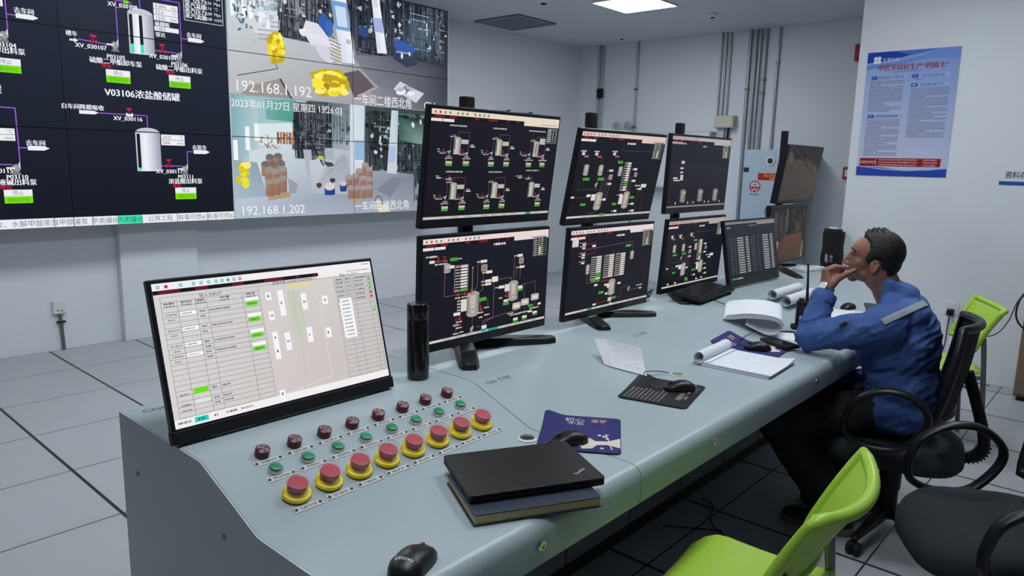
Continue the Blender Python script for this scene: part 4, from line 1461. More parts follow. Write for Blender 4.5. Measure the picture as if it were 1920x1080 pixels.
def hexch(S, u, v, w=.03, h=.05):
    S.rect(u - w / 2, v - h / 2, u + w / 2, v + h / 2, (150, 138, 134), 4)
    S.line([(u - w / 2, v - h / 2), (u + w / 2, v + h / 2)], .004, (90, 80, 80), 5)
    S.line([(u - w / 2, v + h / 2), (u + w / 2, v - h / 2)], .004, (90, 80, 80), 5)
    S.frame(u - w / 2, v - h / 2, u + w / 2, v + h / 2, .004, (196, 186, 180), 5)


def tbl(S, u0, v0, u1, v1, n, split=.45, fill=None, green=()):
    S.frame(u0, v0, u1, v1, .003, (200, 196, 190), 4)
    for k in range(n):
        a = v0 + (v1 - v0) * (k + .18) / n
        b = v0 + (v1 - v0) * (k + .86) / n
        S.marks(u0 + .006, (a + b) / 2, u0 + (u1 - u0) * split - .004, (b - a) * .62, LB, 5, k + int(u0 * 999))
        S.rect(u0 + (u1 - u0) * split, a, u1 - .005, b, GRN if k in green else (226, 218, 210), 5)


def corner(S, seed, box=True):
    u0, u1, v0, v1 = .862, .985, .075, .275
    if box:
        S.rect(u0, v0, u1, v1, (14, 15, 21), 4)
    S.frame(u0, v0, u1, v1, .003, (150, 150, 150), 5)
    for k in range(9):
        yy = v0 + .014 + .0215 * k
        for j, (a, b) in enumerate(((.006, .035), (.042, .052), (.056, .066), (.07, .092), (.098, .104), (.112, .118))):
            S.marks(u0 + a, yy, u0 + b, .012, (206, 202, 196) if j < 4 else (110, 160, 110), 6, seed + k * 7 + j, 2)
    S.rect(u0 + .054, v0 + .105, u0 + .068, v1 - .01, (216, 206, 186), 7)


def wbox(S, u, v, w=.05, h=.026, lab=True, seed=1):
    S.rect(u, v, u + w, v + h, (226, 218, 212), 5)
    if lab:
        S.marks(u - .03, v + h / 2, u - .004, h * .6, LB, 5, seed)


def pump(S, u, v):
    S.disc(u, v, .02, (160, 156, 154), 5)
    S.poly([(u - .006, v + .01), (u - .014, v + .034), (u + .014, v + .034), (u + .006, v + .01)], (130, 126, 124), 4)
    S.rect(u + .008, v - .03, u + .013, v, (210, 204, 200), 6)


def gtag(S, u, v, w=.05, h=.028):
    S.rect(u, v, u + w, v + h, GRN, 5)
    S.marks(u + .004, v + h / 2, u + w - .004, h * .5, (40, 110, 30), 6, int(u * 777))


def valve(S, u, v, lab=True):
    S.poly([(u - .009, v - .012), (u - .009, v + .012), (u + .009, v - .012), (u + .009, v + .012)], RED, 5)
    S.rect(u - .008, v - .035, u + .008, v - .026, RED, 5)
    S.line([(u, v - .026), (u, v)], .004, RED, 5)
    if lab:
        S.marks(u - .022, v + .032, u + .022, .018, LB, 5, int(u * 991))


def btn2(S, u, v):
    S.rect(u, v, u + .042, v + .024, (226, 218, 210), 5)
    S.rect(u, v + .025, u + .042, v + .046, (70, 150, 50), 5)


def scr_m2(S):
    hmi_bg(S, (27, 28, 40), (24, 23, 30))
    hmi_tanks(S, True)
    hmi_chrome(S, (228, 216, 196), tt=(198, 194, 188))
    for u in (.2, .3, .42, .5, .58, .66, .78, .86):
        S.marks(u, .98, u + .05, .012, (130, 128, 126), 5, int(u * 100))
    S.rect(.79, .968, .835, .992, (40, 150, 116), 6)


def pid(S, main, seed, dim=1.0, green=True, tint=(232, 214, 212)):
    hmi_bg(S, (26, 28, 40), (22, 22, 28))
    hmi_chrome(S, tint, tt=(206, 200, 200))
    main(S)
    corner(S, seed)
    S.marks(.52, .105, .62, .026, (236, 232, 228), 5, seed)
    rd = random.Random(seed)
    u = .16
    while u < .95:
        S.marks(u, .98, u + rd.uniform(.04, .07), .012, (120, 120, 120), 5, int(u * 100))
        u += .08


def m3(S):
    L, C = .0032, (170, 120, 140)
    S.line([(.06, .215), (.17, .215), (.17, .27)], L, C, 3)
    S.line([(.17, .29), (.155, .30), (.155, .56), (.33, .56), (.33, .6)], L, C, 3)
    S.poly([(.045, .20), (.045, .228), (.075, .228), (.085, .214), (.075, .20)], LB, 5)
    S.marks(.02, .165, .10, .02, LB, 5, 3)
    valve(S, .105, .21)
    valve(S, .15, .21)
    gtag(S, .19, .195, .055, .03)
    S.marks(.25, .21, .28, .015, LB, 5, 5)
    vessel(S, .17, .29, .05, .09)
    wbox(S, .185, .265, .035, .03, False)
    tbl(S, .225, .275, .325, .53, 9, .45, green=(8,))
    for k, vv in enumerate((.565, .62, .66)):
        valve(S, .255 + .05 * k, .56, k < 2)
    S.line([(.40, .27), (.40, .5), (.375, .56)], L, C, 3)
    S.line([(.40, .27), (.435, .27), (.435, .34)], L, C, 3)
    S.line([(.445, .36), (.445, .55), (.40, .58)], L, C, 3)
    S.line([(.36, .33), (.36, .56)], L, (210, 205, 200), 3)
    S.disc(.36, .315, .008, LB, 5)
    wbox(S, .42, .25, .05, .028, True, 3)
    hexch(S, .45, .33, .045, .06)
    wbox(S, .465, .365, .05, .028, True, 4)
    wbox(S, .46, .455, .05, .028, True, 5)
    wbox(S, .46, .49, .05, .024, True, 6)
    S.rect(.515, .435, .565, .49, (226, 218, 210), 5)
    vessel(S, .37, .68, .098, .26)
    S.rect(.278, .615, .322, .735, (222, 210, 206), 6)
    for k in range(5):
        S.marks(.25, .625 + .03 * k, .275, .018, LB, 5, k)
    gtag(S, .42, .63, .055, .032)
    S.line([(.42, .67), (.49, .66), (.49, .76)], L, (90, 150, 80), 3)
    S.line([(.43, .63), (.43, .78)], L, RED, 3)
    valve(S, .435, .75)
    S.marks(.46, .74, .5, .016, LB, 5, 9)
    S.marks(.42, .83, .45, .02, LB, 5, 10)
    S.marks(.465, .815, .505, .02, LB, 5, 11)
    for k in range(3):
        wbox(S, .225, .735 + .05 * k, .05, .03, False) if k == 0 else valve(S, .27, .74 + .06 * k)
    S.line([(.245, .78), (.245, .93)], L, C, 3)
    S.marks(.225, .86, .265, .018, LB, 5, 12)
    S.marks(.225, .945, .265, .018, LB, 5, 13)
    S.marks(.275, .94, .31, .018, LB, 5, 14)
    S.line([(.37, .81), (.37, .92)], L, RED, 3)
    pump(S, .365, .93)
    S.line([(.40, .92), (.44, .925)], L, C, 3)
    S.rect(.445, .92, .485, .955, (222, 214, 210), 5)
    S.rect(.445, .955, .485, .985, (40, 150, 140), 5)
    S.line([(.47, .92), (.47, .89), (.535, .86), (.535, .47), (.68, .47), (.68, .53)], L, C, 3)
    S.line([(.455, .92), (.455, .87), (.75, .83), (.75, .80)], L, C, 3)
    # second reactor
    S.line([(.70, .25), (.70, .5)], L, C, 3)
    S.line([(.70, .25), (.74, .25), (.74, .28)], L, C, 3)
    S.line([(.72, .37), (.72, .47)], L, C, 3)
    S.line([(.755, .33), (.755, .5)], L, C, 3)
    wbox(S, .725, .235, .045, .028, True, 7)
    hexch(S, .76, .305, .038, .06)
    wbox(S, .745, .36, .045, .026, True, 8)
    vessel(S, .70, .615, .085, .22)
    wbox(S, .575, .54, .045, .03, True, 9)
    S.rect(.625, .535, .665, .61, (222, 210, 206), 6)
    valve(S, .64, .655, False)
    S.marks(.58, .67, .61, .018, LB, 5, 15)
    S.rect(.62, .695, .66, .72, LB, 5)
    gtag(S, .615, .725, .05, .028)
    wbox(S, .742, .575, .04, .03, False)
    gtag(S, .742, .605, .04, .024)
    S.line([(.74, .57), (.90, .55), (.90, .72)], L, PK, 3)
    S.line([(.80, .56), (.80, .73)], L, PK, 3)
    S.line([(.745, .7), (.745, .76)], L, PK, 3)
    for u, v in ((.735, .785), (.81, .76), (.90, .725)):
        S.poly(rrect(u - .036, v - .036, u + .036, v + .036, .012), (186, 178, 172), 5)
        S.rect(u - .022, v - .012, u + .022, v + .012, (226, 220, 214), 6)
        S.line([(u, v + .036), (u, v + .14)], L, PK, 3)
    gtag(S, .84, .80, .045, .024)
    for k, (u, v) in enumerate(((.71, .915), (.79, .91), (.885, .885))):
        btn2(S, u, v)
        S.marks(u - .03, v - .04, u + .06, .018, LB, 5, k + 60)
    wbox(S, .84, .865, .04, .022, False)
    wbox(S, .93, .80, .03, .022, False)
    S.marks(.66, .855, .71, .016, LB, 5, 33)
    S.rect(.50, .968, .58, .992, (40, 150, 140), 7)


def m4(S):
    L, C = .0032, (110, 84, 120)
    hd = ((.05, .24), (.19, .24), (.39, .23))
    for k, (u, v) in enumerate(hd):
        S.marks(u - .03, v - .025, u + .03, .018, LB, 5, k)
        S.rect(u - .015, v - .01, u + .015, v + .02, LB, 5)
        S.line([(u + .015, v + .005), (u + .065, v + .03), (u + .065, v + .1)], L, RED if k else C, 3)
        S.marks(u + .015, v + .035, u + .06, .018, (210, 150, 150), 5, k + 5)
    S.line([(.46, .19), (.95, .19)], L, (90, 90, 150), 3)
    gtag(S, .45, .315, .06, .03)
    for u in (.11, .27):
        vessel(S, u, .43, .055, .13)
        gtag(S, u - .015, .52, .07, .03)
    vessel(S, .50, .44, .05, .12)
    S.line([(.06, .55), (.06, .66), (.30, .66)], L, C, 3)
    S.line([(.0, .75), (.2, .75)], L, C, 3)
    S.rect(.005, .735, .04, .755, LB, 5)
    tbl(S, .54, .33, .62, .68, 12, .42, green=(8, 9))
    for u, v in ((.37, .42), (.38, .58), (.66, .40), (.67, .545)):
        S.rect(u, v, u + .045, v + .026, (222, 190, 190) if u < .5 else (214, 208, 226), 5)
        S.disc(u - .015, v + .013, .012, RED if u < .5 else (120, 110, 170), 5)
    hexch(S, .40, .51, .04, .055)
    hexch(S, .70, .48, .035, .05)
    for u in (.31, .34, .37, .40, .58, .63, .66):
        S.line([(u, .5), (u + .005, .78)], L, (150, 120, 150), 3)
    vessel(S, .31, .80, .085, .22)
    vessel(S, .64, .80, .08, .22)
    S.rect(.225, .715, .27, .79, (222, 214, 206), 6)
    S.rect(.17, .715, .215, .745, (222, 214, 206), 6)
    S.rect(.555, .735, .60, .85, (222, 204, 200), 6)
    for u, v in ((.36, .77), (.55, .72), (.52, .92), (.72, .84), (.78, .65), (.74, .93)):
        wbox(S, u, v, .035, .026, True, int(u * 99))
    for u, v in ((.12, .82), (.36, .955), (.69, .755), (.48, .83)):
        gtag(S, u, v, .055, .028)
    S.rect(.80, .60, .87, .645, (214, 208, 204), 5)
    S.marks(.72, .62, .79, .02, LB, 5, 77)
    S.line([(.78, .68), (.78, .95)], L, C, 3)
    S.line([(.83, .66), (.86, .95)], L, C, 3)
    S.line([(.20, .95), (.30, .94), (.31, .91)], L, (110, 110, 100), 3)
    pump(S, .25, .60)


def m4b(S):
    S2 = S
    S2.sub = (.03, .02, .97, .93)
    m4(S2)
    S2.sub = (0, 0, 1, 1)
    for u, v in ((.08, .93), (.20, .93), (.66, .925), (.57, .93)):
        S.rect(u, v, u + .03, v + .022, LB, 5)
    gtag(S, .38, .92, .05, .025)


def m5(S):
    L, C = .0034, (160, 100, 130)
    S.rect(.02, .10, .085, .19, (226, 220, 216), 4)
    for k in range(4):
        S.marks(.025, .112 + .022 * k, .08, .012, (150, 150, 150), 5, k)
    S.line([(.14, .24), (.74, .20), (.74, .33)], L, C, 3)
    S.line([(.14, .17), (.28, .17), (.28, .29), (.14, .3)], L, RED, 3)
    for k, v in enumerate((.165, .205, .285, .32, .385)):
        S.rect(.13, v, .165, v + .02, LB, 5)
        S.marks(.10, v - .012, .17, .014, (216, 160, 160), 5, k + 3)
    S.rect(.24, .19, .28, .215, LB, 5)
    gtag(S, .65, .235, .065, .03)
    for k, (u, g) in enumerate(((.245, (8, 9)), (.395, ()), (.535, ()))):
        tbl(S, u, .335, u + .12, .62, 11, .5, green=g)
    vessel(S, .21, .48, .045, .12)
    vessel(S, .74, .38, .05, .11)
    S.line([(.21, .55), (.21, .65), (.50, .66), (.50, .70)], L, C, 3)
    S.line([(.50, .28), (.50, .7)], L, C, 3)
    S.marks(.26, .635, .36, .03, GRN, 5, 9)
    S.rect(.30, .68, .34, .705, LB, 5)
    vessel(S, .515, .755, .085, .21)
    for a in ((.42, .70, .455, .725), (.455, .70, .485, .755), (.585, .71, .625, .735)):
        S.rect(*a, (222, 214, 206), 6)
    gtag(S, .36, .785, .06, .03)
    S.rect(.44, .815, .47, .84, LB, 5)
    S.line([(.51, .86), (.51, .92), (.32, .93)], L, RED, 3)
    S.rect(.30, .925, .34, .945, LB, 5)
    S.rect(.48, .885, .525, .935, (210, 190, 180), 6)
    gtag(S, .53, .885, .045, .028)
    S.line([(.56, .91), (.64, .90), (.64, .79), (.73, .78)], L, PK, 3)
    pump(S, .735, .82)
    S.line([(.76, .845), (.88, .84)], L, PK, 3)
    S.rect(.88, .835, .91, .855, LB, 5)
    S.marks(.84, .80, .92, .016, LB, 5, 8)
    S.rect(.50, .955, .53, .966, LB, 5)
    S.rect(.24, .968, .30, .992, (40, 150, 116), 7)


def m6(S):
    hmi_bg(S, (34, 36, 47), (28, 28, 34))
    hmi_chrome(S, (176, 172, 172), tt=(150, 148, 148))
    S.rect(.0, .085, .22, .105, (150, 150, 152), 4)
    S.marks(.5, .12, .56, .02, LB, 5, 4)
    corner(S, 41, False)
    for v in (.40, .43, .455, .485, .51, .60, .625, .66):
        S.line([(.02, v), (.96, v - .01)], .004, (56, 52, 66), 3)
    for u, v, w, h in ((.17, .335, .05, .04), (.16, .425, .05, .025), (.16, .485, .05, .022), (.17, .53, .045, .08), (.06, .565, .07, .025), (.07, .60, .1, .018)):
        S.rect(u, v, u + w, v + h, (190, 186, 184), 5)
    for u in (.24, .53, .80):
        vessel(S, u, .83, .09, .19, (160, 158, 150))
        S.rect(u - .01, .77, u + .045, .80, (150, 168, 140), 7)
        for d in (-.11, .09):
            S.disc(u + d, .93, .016, (196, 196, 196), 5)
    S.rect(0, .968, 1, .992, (128, 126, 128), 6)


def m8(S):
    hmi_bg(S, (40, 43, 52), (30, 31, 37))
    S.rect(0, 0, 1, .04, (128, 124, 126), 3)
    S.rect(.62, .04, 1, .075, (140, 132, 132), 3)
    S.rect(.02, .085, .09, .105, (150, 150, 152), 4)
    S.marks(.45, .085, .62, .022, (130, 130, 134), 4, 3)
    for c, (u0, u1) in enumerate(((.06, .10), (.13, .16), (.20, .32), (.36, .42), (.47, .50), (.52, .55), (.60, .63), (.71, .83), (.87, .93))):
        for k in range(15):
            v = .27 + .042 * k
            if u1 - u0 > .05:
                S.rect(u0, v, u1, v + .022, (168, 170, 174), 4)
                S.marks(u0 + .005, v + .011, u1 - .005, .010, (90, 92, 98), 5, k + c * 20)
            else:
                S.marks(u0, v + .011, u1, .02, (96, 104, 112) if c != 4 else (70, 130, 110), 4, k + c * 20)
    for k in range(15):
        S.line([(.04, .262 + .042 * k), (.96, .262 + .042 * k)], .002, (54, 58, 66), 3)
    S.rect(.04, .95, .14, .975, (60, 150, 128), 5)
    S.rect(.15, .95, .25, .975, (160, 160, 162), 5)


def m9(S):
    S.poly([(0, 0), (0, 1), (1, 1), (1, 0)], [(37, 37, 38), (59, 52, 48), (54, 48, 44), (38, 38, 39)], 0)
    S.poly([(0, .24), (.3, .22), (.75, .3), (1, .42), (1, 1), (0, 1)], [(64, 57, 52), (74, 62, 54), (76, 64, 55), (64, 57, 52), (57, 50, 47), (60, 52, 47)], 1)
    rd = random.Random(9)
    for _ in range(60):
        u, v = rd.random(), rd.uniform(0, .2)
        S.rect(u, v, u + rd.uniform(.01, .06), v + rd.uniform(.01, .05), rd.choice([(27, 28, 29), (49, 49, 49), (64, 62, 59), (37, 38, 40)]), 2)
    for k in range(5):
        S.rect(.52 + .07 * k, .22 + .03 * k, .55 + .07 * k, .33 + .04 * k, (34, 29, 28), 3)
        S.rect(.55 + .07 * k, .2 + .03 * k, .58 + .07 * k, .3 + .04 * k, (93, 75, 64), 3)
    S.poly([(.05, .1), (.12, .1), (.2, .26), (.05, .3)], (80, 73, 65), 3)
    S.rect(0, .96, 1, 1, (43, 39, 38), 3)


def m10(S):
    S.poly([(0, 0), (0, 1), (1, 1), (1, 0)], [(16, 17, 21), (37, 33, 31), (43, 37, 33), (24, 24, 24)], 0)
    S.poly([(.15, 1), (.3, .55), (.85, .5), (.95, 1)], [(59, 43, 34), (80, 57, 44), (93, 64, 48), (68, 48, 38)], 1)
    rd = random.Random(11)
    for _ in range(50):
        u, v = rd.uniform(.55, .98), rd.uniform(.05, .55)
        S.rect(u, v, u + rd.uniform(.01, .05), v + rd.uniform(.02, .1), rd.choice([(43, 38, 27), (68, 57, 37), (24, 23, 21), (86, 71, 47)]), 2)
    for _ in range(26):
        u = rd.uniform(.1, .5)
        S.rect(u, rd.uniform(.02, .2), u + rd.uniform(.008, .03), rd.uniform(.4, .75), rd.choice([(21, 22, 26), (43, 43, 47), (32, 31, 32), (74, 70, 66)]), 2)
    S.poly([(.12, .7), (.2, .6), (.24, .66), (.2, .8), (.13, .82)], (137, 117, 99), 4)
    S.poly([(.47, .62), (.51, .56), (.52, .72), (.48, .74)], (105, 33, 29), 4)
    S.rect(.42, .05, .45, .45, (93, 90, 85), 3)
    S.rect(.02, .06, .42, .09, (37, 38, 43), 4)
    S.poly([(.9, .7), (.93, .68), (.9, .98), (.86, .98)], (124, 115, 102), 4)


def m1(S):
    BG = (206, 202, 201)
    S.rect(0, 0, 1, 1, BG, 0)
    S.poly([(0, .06), (0, .95), (1, .95), (1, .06)], [(214, 212, 212), (214, 210, 208), (200, 194, 192), (204, 200, 200)], 1)
    S.rect(0, 0, 1, .053, (240, 238, 240), 2)
    S.rect(.70, .05, 1, .095, (240, 238, 238), 2)
    S.rect(0, .943, 1, 1, (242, 238, 240), 2)
    S.rect(.0, .05, .71, .078, (26, 20, 24), 3)
    for a, b in ((.02, .1), (.16, .21), (.31, .36), (.45, .54), (.60, .615), (.685, .70)):
        S.rect(a, .053, b, .075, (104, 26, 44), 4)
    for k, u in enumerate((.015, .045, .10, .15, .18, .21, .24, .265, .29, .315, .34)):
        S.disc(u + .007, .027, .013, (200, 50, 60) if k in (1, 10) else (40, 176, 190), 3, 10)
        if k not in (1, 8):
            S.disc(u + .007, .027, .0065, (236, 238, 240), 4, 8)
    S.marks(.95, .02, .99, .012, (150, 140, 140), 4, 2)
    S.marks(.86, .065, .99, .011, (150, 140, 140), 4, 3)
    K = (84, 86, 92)
    # left table
    x = [.022, .082, .152, .196, .345, .418]
    top, bot, n = .135, .935, 22
    S.line([(x[0], top - .035), (.985, top - .035)], .0016, K, 3)
    for k in range(n + 1):
        v = top + (bot - top) * k / n
        S.line([(x[0], v), (x[-1], v)], .0022, K, 3)
    for u in x:
        S.line([(u, top - (.035 if u in (x[0], x[-1]) else 0)), (u, bot)], .0022, K, 3)
    S.text('输入 INPUT', .215, .117, .026, (70, 72, 78), 5)
    S.text('逻辑功能 LOGIC FUCTION', .58, .093, .024, (70, 72, 78), 5)
    S.text('输出 OUTPUT', .87, .092, .024, (70, 72, 78), 5)
    for a, b in zip(x[:-1], x[1:]):
        S.marks((a + b) / 2 - .02, .147, (a + b) / 2 + .02, .015, (70, 72, 78), 5, int(a * 99))
        S.marks((a + b) / 2 - .02, .166, (a + b) / 2 + .02, .010, (100, 102, 108), 5, int(a * 88))
    rw = lambda k: top + (bot - top) * (k + .5) / n
    for k, wv in ((2, 1), (5, 1), (8, 1), (10, 1)):
        S.rect(x[1] + .006, rw(k) - .014, x[2] - .004, rw(k) + .014, (248, 248, 250), 4)
        S.marks(x[1] + .012, rw(k), x[2] - .02, .012, (140, 140, 146), 5, k)
        S.marks(x[2] + .01, rw(k), x[3] - .012, .014, (90, 92, 98), 5, k + 9)
        S.marks(x[2] + .01, rw(k + 1), x[3] - .012, .014, (90, 92, 98), 5, k + 19)
        S.marks(x[0] + .01, rw(k), x[1] - .008, .012, (120, 120, 126), 5, k + 29)
        S.marks(x[0] + .016, rw(k + 1), x[1] - .016, .012, (120, 120, 126), 5, k + 39)
        S.marks(x[3] + .004, rw(k), x[3] + .09, .013, (90, 92, 98), 5, k + 49)
    for v in (.205, .325, .445, .545):
        S.rect(x[4] + .008, v - .030, x[5] - .006, v - .006, (246, 246, 248), 5)
        S.rect(x[4] + .008, v, x[5] - .012, v + .032, (104, 214, 36), 5)
        S.marks(x[4] + .018, v + .016, x[5] - .022, .014, (60, 130, 30), 6, int(v * 100))
    S.rect(x[1] + .006, rw(17) - .02, x[2] - .006, rw(17) + .02, (110, 222, 30), 5)
    S.rect(x[1] + .006, rw(19) - .014, x[2] - .006, rw(19) + .014, (226, 226, 228), 5)
    for k in (17, 19, 20):
        S.marks(x[0] + .012, rw(k) + .01, x[1] - .012, .013, (110, 112, 118), 5, k + 70)
        S.marks(x[2] + .01, rw(k), x[3] - .012, .014, (90, 92, 98), 5, k + 80)
        S.marks(x[3] + .004, rw(k), x[3] + .04, .013, (90, 92, 98), 5, k + 90)
    # logic area
    S.poly([(.42, .12), (.42, .93), (.79, .90), (.79, .1)], [(214, 208, 206), (210, 202, 200), (202, 194, 192), (212, 208, 206)], 2)
    S.poly([(.555, .113), (.555, .15), (.67, .145), (.67, .11)], (226, 212, 160), 3)
    S.poly([(.545, .17), (.545, .52), (.61, .52), (.61, .17)], (200, 202, 188), 3)
    for a, b, c, d in ((.445, .155, .47, .215), (.50, .15, .526, .35), (.607, .20, .634, .33), (.71, .24, .738, .31), (.445, .30, .47, .37), (.445, .46, .47, .55), (.445, .55, .47, .67), (.50, .48, .526, .62), (.607, .47, .634, .59), (.70, .50, .728, .58), (.435, .905, .46, .965)):
        S.rect(a, b, c, d, (244, 244, 248), 5)
        S.marks(a + .008, (b + d) / 2, c - .006, .02, (110, 110, 116), 6, int(a * 99))
    S.line([(.572, .16), (.572, .86)], .003, (150, 206, 130), 4)
    S.line([(.694, .29), (.694, .89)], .003, (240, 238, 240), 4)
    S.line([(.694, .29), (.71, .28)], .003, (240, 238, 240), 4)
    S.line([(.40, .955), (.46, .94), (.694, .89)], .003, (240, 238, 240), 4)
    # right table
    y = [.785, .84, .885, .965, .99]
    for k in range(23):
        v = .135 + .80 * k / 22
        S.line([(y[0], v), (y[-1], v)], .0021, K, 3)
    for u in y:
        S.line([(u, .1), (u, .935)], .002, K, 3)
    for a, b in zip(y[:-1], y[1:]):
        S.marks(a + .008, .125, b - .008, .013, (70, 72, 78), 5, int(a * 55))
    for k in range(5):
        v = rw(k)
        S.marks(y[0] + .006, v, y[1] - .008, .014, (90, 92, 98), 5, k + 3)
        S.marks(y[1] + .004, v, y[2] - .004, .012, (120, 122, 128), 5, k + 13)
        S.marks(y[2] + .006, v, y[3] - .02, .014, (90, 92, 98), 5, k + 23)
        S.rect(y[3] + .004, v - .010, y[4] - .006, v + .010, (90, 190, 80) if k < 3 else (210, 70, 70), 5)
    S.rect(y[3] + .006, .405, y[4] - .004, .43, (104, 214, 36), 5)
    S.rect(.797, .285, .863, .615, (246, 244, 246), 6)
    for k in range(10):
        S.marks(.808, .31 + .031 * k, .85, .013, (120, 120, 126), 7, k + 200)
    # bottom tabs
    S.rect(.075, .95, .128, .985, (40, 206, 190), 4)
    S.marks(.088, .967, .115, .018, (30, 110, 110), 5, 1)
    for a, b in ((.012, .065), (.15, .17), (.20, .245), (.262, .31)):
        S.marks(a, .967, b, .018, (110, 110, 118), 5, int(a * 500))
    for u in (.19, .255, .32):
        S.line([(u, .95), (u, .985)], .001, (170, 166, 168), 4)


t = monitor('bright white monitor with an interlock table at the left end of the console', .95, 1.556, .8472, 14.9, m1, chin=.032, chin_out=.002, top=.010)
for s_ in (-.26, .26):
    MB().box(s_ - .03, .006, -.0045, s_ + .03, .018, .0).build('foot', 'rubber', t)
MB().tube([(0, .05, .25), (0, .17, .068), (0, .185, .056)], .012, 8).build('stand_leg', 'blackm', t, 40)
monitor('upper monitor of the first stack showing six storage tanks', 1.751, 1.656, 1.2735, -7.0, scr_m2)
monitor('lower monitor of the first stack showing two reactors and pink pipes, behind the black cup', 1.735, 1.642, .886, -1.6, lambda S: pid(S, m3, 21))
monitor('upper monitor of the second stack showing two reactors with green tags', 2.482, 1.674, 1.245, -11.1, lambda S: pid(S, m4, 33, tint=(214, 196, 190)))
monitor('lower monitor of the second stack with three white tables above one reactor', 2.497, 1.67, .868, -3.0, lambda S: pid(S, m5, 45, tint=(226, 212, 214)))
monitor('upper monitor of the third stack, dark with three vessels along its bottom', 3.295, 1.7085, 1.256, -2.3, m6)
monitor('lower monitor of the third stack standing behind the black keyboard', 3.384, 1.761, .8565, -4.0, lambda S: pid(S, m4b, 57, tint=(176, 166, 160)))
t = monitor('single low monitor leaning back with two columns of grey table rows', 3.885, 1.622, .8465, 10.2, m8, yaw=-2.8, chin=.03, W=.597, H=.359, bulge=False)
MB().tube([(0, .05, .22), (0, .14, .06), (0, .155, .036)], .012, 8).build('stand_leg', 'blackm', t, 40)
monitor('upper CCTV monitor showing a brown yard, far end of the console', 4.788, 1.781, 1.256, -7.5, m9, depth=.045, chin=.014, top=.01, group='CCTV monitors')
monitor('lower CCTV monitor showing an orange-lit passage, far end of the console', 4.631, 1.7415, .8827, 1.4, m10, depth=.03, chin=.014, top=.01, group='CCTV monitors')

# dual monitor stands
def dual_stand(lb, x, y, ztop, lx, ly, rx, ry, marms, hf=.016):
    t = thing('monitor_stand', lb, 'monitor stand', (x, y, .8378), 0, 'two-high monitor stands')
    MB().prism(rrect(-.026, -.018, .026, .018, .012), lambda a, b, h: (a, b, h), .02, ztop - .837).build('pole', 'blackm', t, 40, bevel=.003)
    MB().lathe([(.05, 0), (.05, .012), (.036, .03), (.03, .05)], 24).build('base', 'black', t, 40)
    for ex, ey in ((lx - x, ly - y), (rx - x, ry - y)):
        d = Vector((ex, ey, 0))
        L_ = d.length
        d.normalize()
        n = Vector((-d.y, d.x, 0))
        b = MB()
        rows = []
        for k in range(12):
            q = k / 11
            w = .034 - .002 * q + .006 * math.sin(PI * q)
            if k == 11:
                w *= .72
            z = hf * (1 - .35 * q)
            c = d * (L_ * q)
            rows.append([c - n * w, c - n * w * .7 + Vector((0, 0, z)), c + n * w * .7 + Vector((0, 0, z)), c + n * w])
        v = [p for r in rows for p in r]
        f = []
        for k in range(11):
            for j in range(4):
                l = (j + 1) % 4
                f.append((k * 4 + j, k * 4 + l, k * 4 + 4 + l, k * 4 + 4 + j))
        f += [(3, 2, 1, 0), (44, 45, 46, 47)]
        b.add(v, f)
        b.build('foot', 'black', t, 30, bevel=.004)
    for (my, mz) in marms:
        MB().box(-.045, my - y, mz - .837 - .045, .045, -.019, mz - .837 + .045).build('mount_bracket', 'blackm', t, bevel=.004)


dual_stand('black stand with splayed feet carrying the first stack of two monitors', 1.745, 1.765, 1.69, 1.545, 1.535, 2.03, 1.585, ((1.713, 1.06), (1.705, 1.45)), .032)
dual_stand('black stand with splayed feet carrying the second stack of two monitors', 2.475, 1.78, 1.685, 2.315, 1.555, 2.715, 1.57, ((1.74, 1.05), (1.716, 1.42)), .026)
dual_stand('black stand carrying the third stack of two monitors, feet under the keyboard', 3.33, 1.846, 1.69, 3.04, 1.60, 3.49, 1.585, ((1.82, 1.03), (1.771, 1.43)))
dual_stand('black stand carrying the two CCTV monitors at the far end', 4.735, 1.866, 1.715, 4.30, 1.53, 5.0 - .12, 1.78, ((1.801, 1.07), (1.835, 1.44)))
